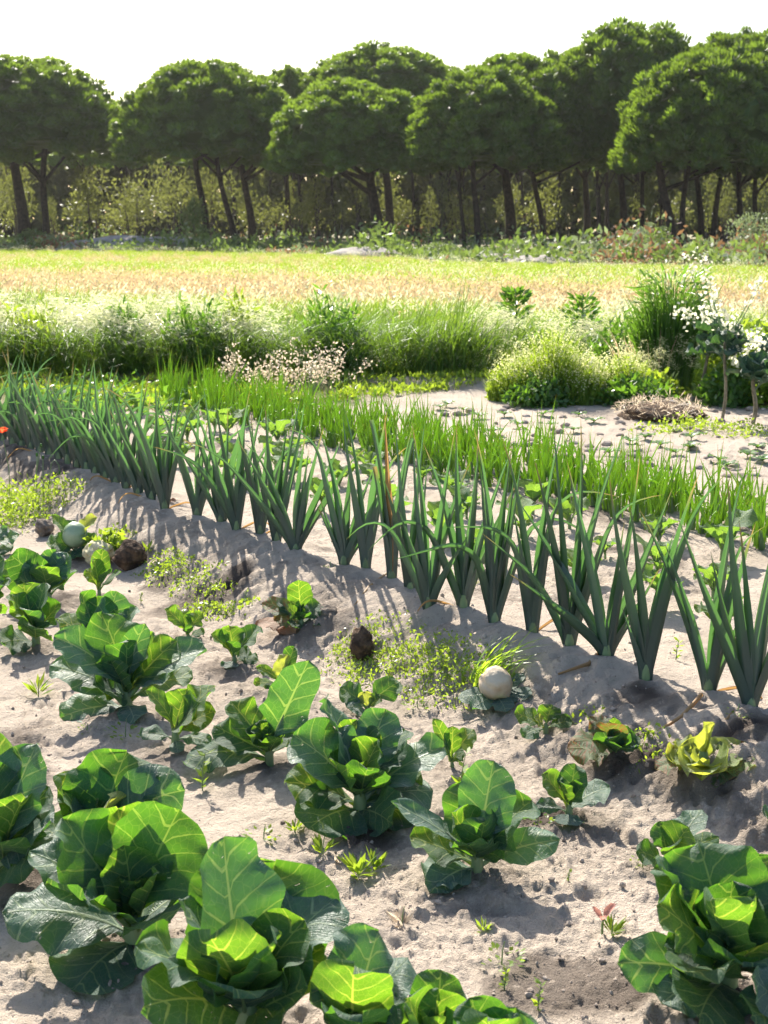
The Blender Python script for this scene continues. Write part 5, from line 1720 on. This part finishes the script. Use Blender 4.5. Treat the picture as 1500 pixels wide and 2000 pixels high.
# ------------------------------------------------------------------ understorey
def leafy_mesh(seed, n, L, mat, lobes=9, gap=.0):
    st = np.random.RandomState(seed)
    c = st.normal(size=(lobes, 3))
    c /= np.linalg.norm(c, axis=1)[:, None]
    c *= st.uniform(.35, .75, (lobes, 1))
    i = st.randint(0, lobes, n)
    d = st.normal(size=(n, 3))
    d /= np.linalg.norm(d, axis=1)[:, None]
    pos = c[i] + d * st.uniform(.2, .46, (n, 1))
    return mesh_only('crown', [card_block(pos, d + st.normal(0, .5, (n, 3)) + [0, 0, .3], st.uniform(.6, 1.2, n) * L, L * .55, 0)], [mat], smooth=False)


OLIVE = [leafy_mesh(s, 620, .13, M_OLIVE, 15) for s in (11, 12, 13, 14)]
BUSHES = {'g': leafy_mesh(21, 1300, .13, M_BUSH, 8), 's': leafy_mesh(22, 1300, .11, M_BUSHG, 8), 'r': leafy_mesh(23, 1200, .12, M_BUSHR, 8)}
rng = np.random.RandomState(4)
UND = [(185, 118, 62, 330, 'olive-leaved tree filling the sky gap between the forked pine and the dome pine', 1.0), (265, 125, 60, 330, 'second olive-leaved tree in the gap, paler', 1.0)]
for k in range(48):
    UND.append((-10 + k * 32 + rng.uniform(-16, 16), rng.uniform(110, 152), rng.uniform(18, 44), rng.uniform(300, 392), '%s slender olive-leaved tree under the pines, counted from the forked pine' % ORD[k], 1.0))
for k, (px, Y, half, topy, lab, _) in enumerate(UND):
    X = at_depth(px, 440, Y)[0]
    z0 = float(hz(X, Y))
    kx = Y / 2777.8
    top = at_depth(px, topy, Y)[2]
    t = empty('understorey_tree', (X, Y, z0), lab, 'tree', 'olive-leaved trees under the pines')
    hh = top - z0
    share(OLIVE[k % 4], 'crown', t, (0, 0, hh * .58), (0, 0, rng.uniform(0, 6.28)), (half * kx, half * kx, hh * .46))
    mk('trunk', [tube_block([(0, 0, -.2), (.15, 0, hh * .3), (rng.uniform(-.4, .4), 0, hh * .62)], [.13, .10, .05], 6)], [M_BARKG], t)
BS = []
for k in range(26):
    px = -30 + k * 62 + rng.uniform(-20, 20)
    a = (px - 750) / 2777.8
    BS.append((px, float(np.interp(a, [-.27, -.05, .05, .27], [103, 86, 70, 60])) + rng.uniform(1, 6), rng.uniform(20, 44), rng.uniform(16, 30), rng.choice(list('ggsr')) if px < 1000 else rng.choice(list('sgrr'))))
BS += [(330, 103, 30, 26, 'g'), (370, 102, 26, 30, 's'), (1000, 74, 44, 40, 's'), (1245, 66, 42, 72, 's'), (1290, 64, 40, 60, 'g'), (1390, 66, 34, 46, 's'), (1460, 64, 52, 100, 's'), (1490, 62, 44, 60, 'r'), (1150, 66, 40, 46, 's'),
       (1410, 61, 48, 34, 'r'), (1340, 61, 48, 30, 'r'), (60, 106, 40, 34, 'g'), (560, 92, 40, 26, 'g'), (860, 76, 40, 28, 'g'), (380, 101, 36, 90, 'g')]
names = {'g': 'dark green heath bush', 's': 'grey-green heath bush', 'r': 'russet heath bush'}
for k, (px, Y, half, hp, c) in enumerate(BS):
    X = at_depth(px, 450, Y)[0]
    kx = Y / 2777.8
    t = empty('heath_bush', (X, Y, float(hz(X, Y))), '%s at the wood edge, %s in the list from the forked pine' % (names[c], ORD[k]), 'bush', 'heath bushes along the meadow edge')
    share(BUSHES[c], 'foliage', t, (0, 0, hp * kx * .45), (0, 0, rng.uniform(0, 6.28)), (half * kx, half * kx, hp * kx * .6))


def heath_cover():
    n = 20000
    a = NR.uniform(-.40, .40, n)
    y0 = np.interp(a, [-.30, -.05, .05, .3], [100, 80, 61, 49])
    y = y0 + 1 + (34 * NR.rand(n) ** 1.3)
    x = a * y
    hh = (.05 + 4.2 * fbm(x, y, .24, 3, 12) ** 4) * NR.rand(n) ** .7
    base = np.stack([x, y, hz(x, y) + hh], 1)
    col = (fbm(x, y, .18, 2, 44) + .25 * (NR.rand(n) - .5)) + .35 * a - .03
    bl = []
    for m, lo, hi in ((0, 0, .47), (1, .47, .60), (2, .60, 2)):
        k = (col >= lo) & (col < hi)
        bl.append(card_block(base[k], rnd_dirs(int(k.sum()), .6), NR.uniform(.2, .5, int(k.sum())), .16, m))
    tag(mk('heath', bl, [M_BUSH, M_BUSHG, M_BUSHR], smooth=False), 'low heath and scrub between the meadow and the pine trunks', kind='stuff')


heath_cover()


def far_wood():
    n = 42000
    x = NR.uniform(-85, 85, n)
    y = NR.uniform(168, 190, n)
    z = NR.uniform(0, 1, n) ** .9 * (11 + 4 * fbm(x, 0 * x, .15, 2, 3))
    bl = [card_block(np.stack([x, y, z], 1), rnd_dirs(n, .2), NR.uniform(.9, 2.0, n), .9, 0)]
    for k in range(70):
        X = NR.uniform(-60, 60)
        Y = NR.uniform(155, 185)
        bl.append(tube_block([(X, Y, -.5), (X + NR.normal(0, .3), Y, 4), (X + NR.normal(0, .6), Y, 9)], [.22, .18, .12], 5, 1))
    tag(mk('far_wood', bl, [M_FAR, M_BARK], smooth=False), 'distant mass of wood seen between the pine trunks', kind='stuff')


far_wood()

# ------------------------------------------------------------------ haze volume added to imitate lens flare
V_ = np.array([[x, y, z] for x in (-110, 110) for y in (-6, 200) for z in (-3.5, 18.5)], float)
hb = mk('haze', [(V_, np.array([[0, 1, 3, 2], [4, 6, 7, 5], [0, 4, 5, 1], [2, 3, 7, 6], [0, 2, 6, 4], [1, 5, 7, 3]]), 0)], [], smooth=False)
hm_ = bpy.data.materials.new('flare_haze')
hm_.use_nodes = True
hn = hm_.node_tree
hn.nodes.remove(hn.nodes['Principled BSDF'])
pv = hn.nodes.new('ShaderNodeVolumePrincipled')
pv.inputs['Color'].default_value = (0.95, 0.95, 0.92, 1)
pv.inputs['Density'].default_value = 0.0001
pv.inputs['Anisotropy'].default_value = 0.55
hn.links.new(pv.outputs[0], hn.nodes['Material Output'].inputs['Volume'])
hb.data.materials.append(hm_)
tag(hb, 'thin haze added over the field to imitate lens flare', kind='stuff')

for o in list(COL.objects):
    if o.type == 'MESH' and o.parent is not None and o.name.split('.')[0] in ('seed_heads', 'flowers', 'flower_stems', 'stalks', 'dry_blades', 'blades', 'petals'):
        o['kind'] = 'stuff'
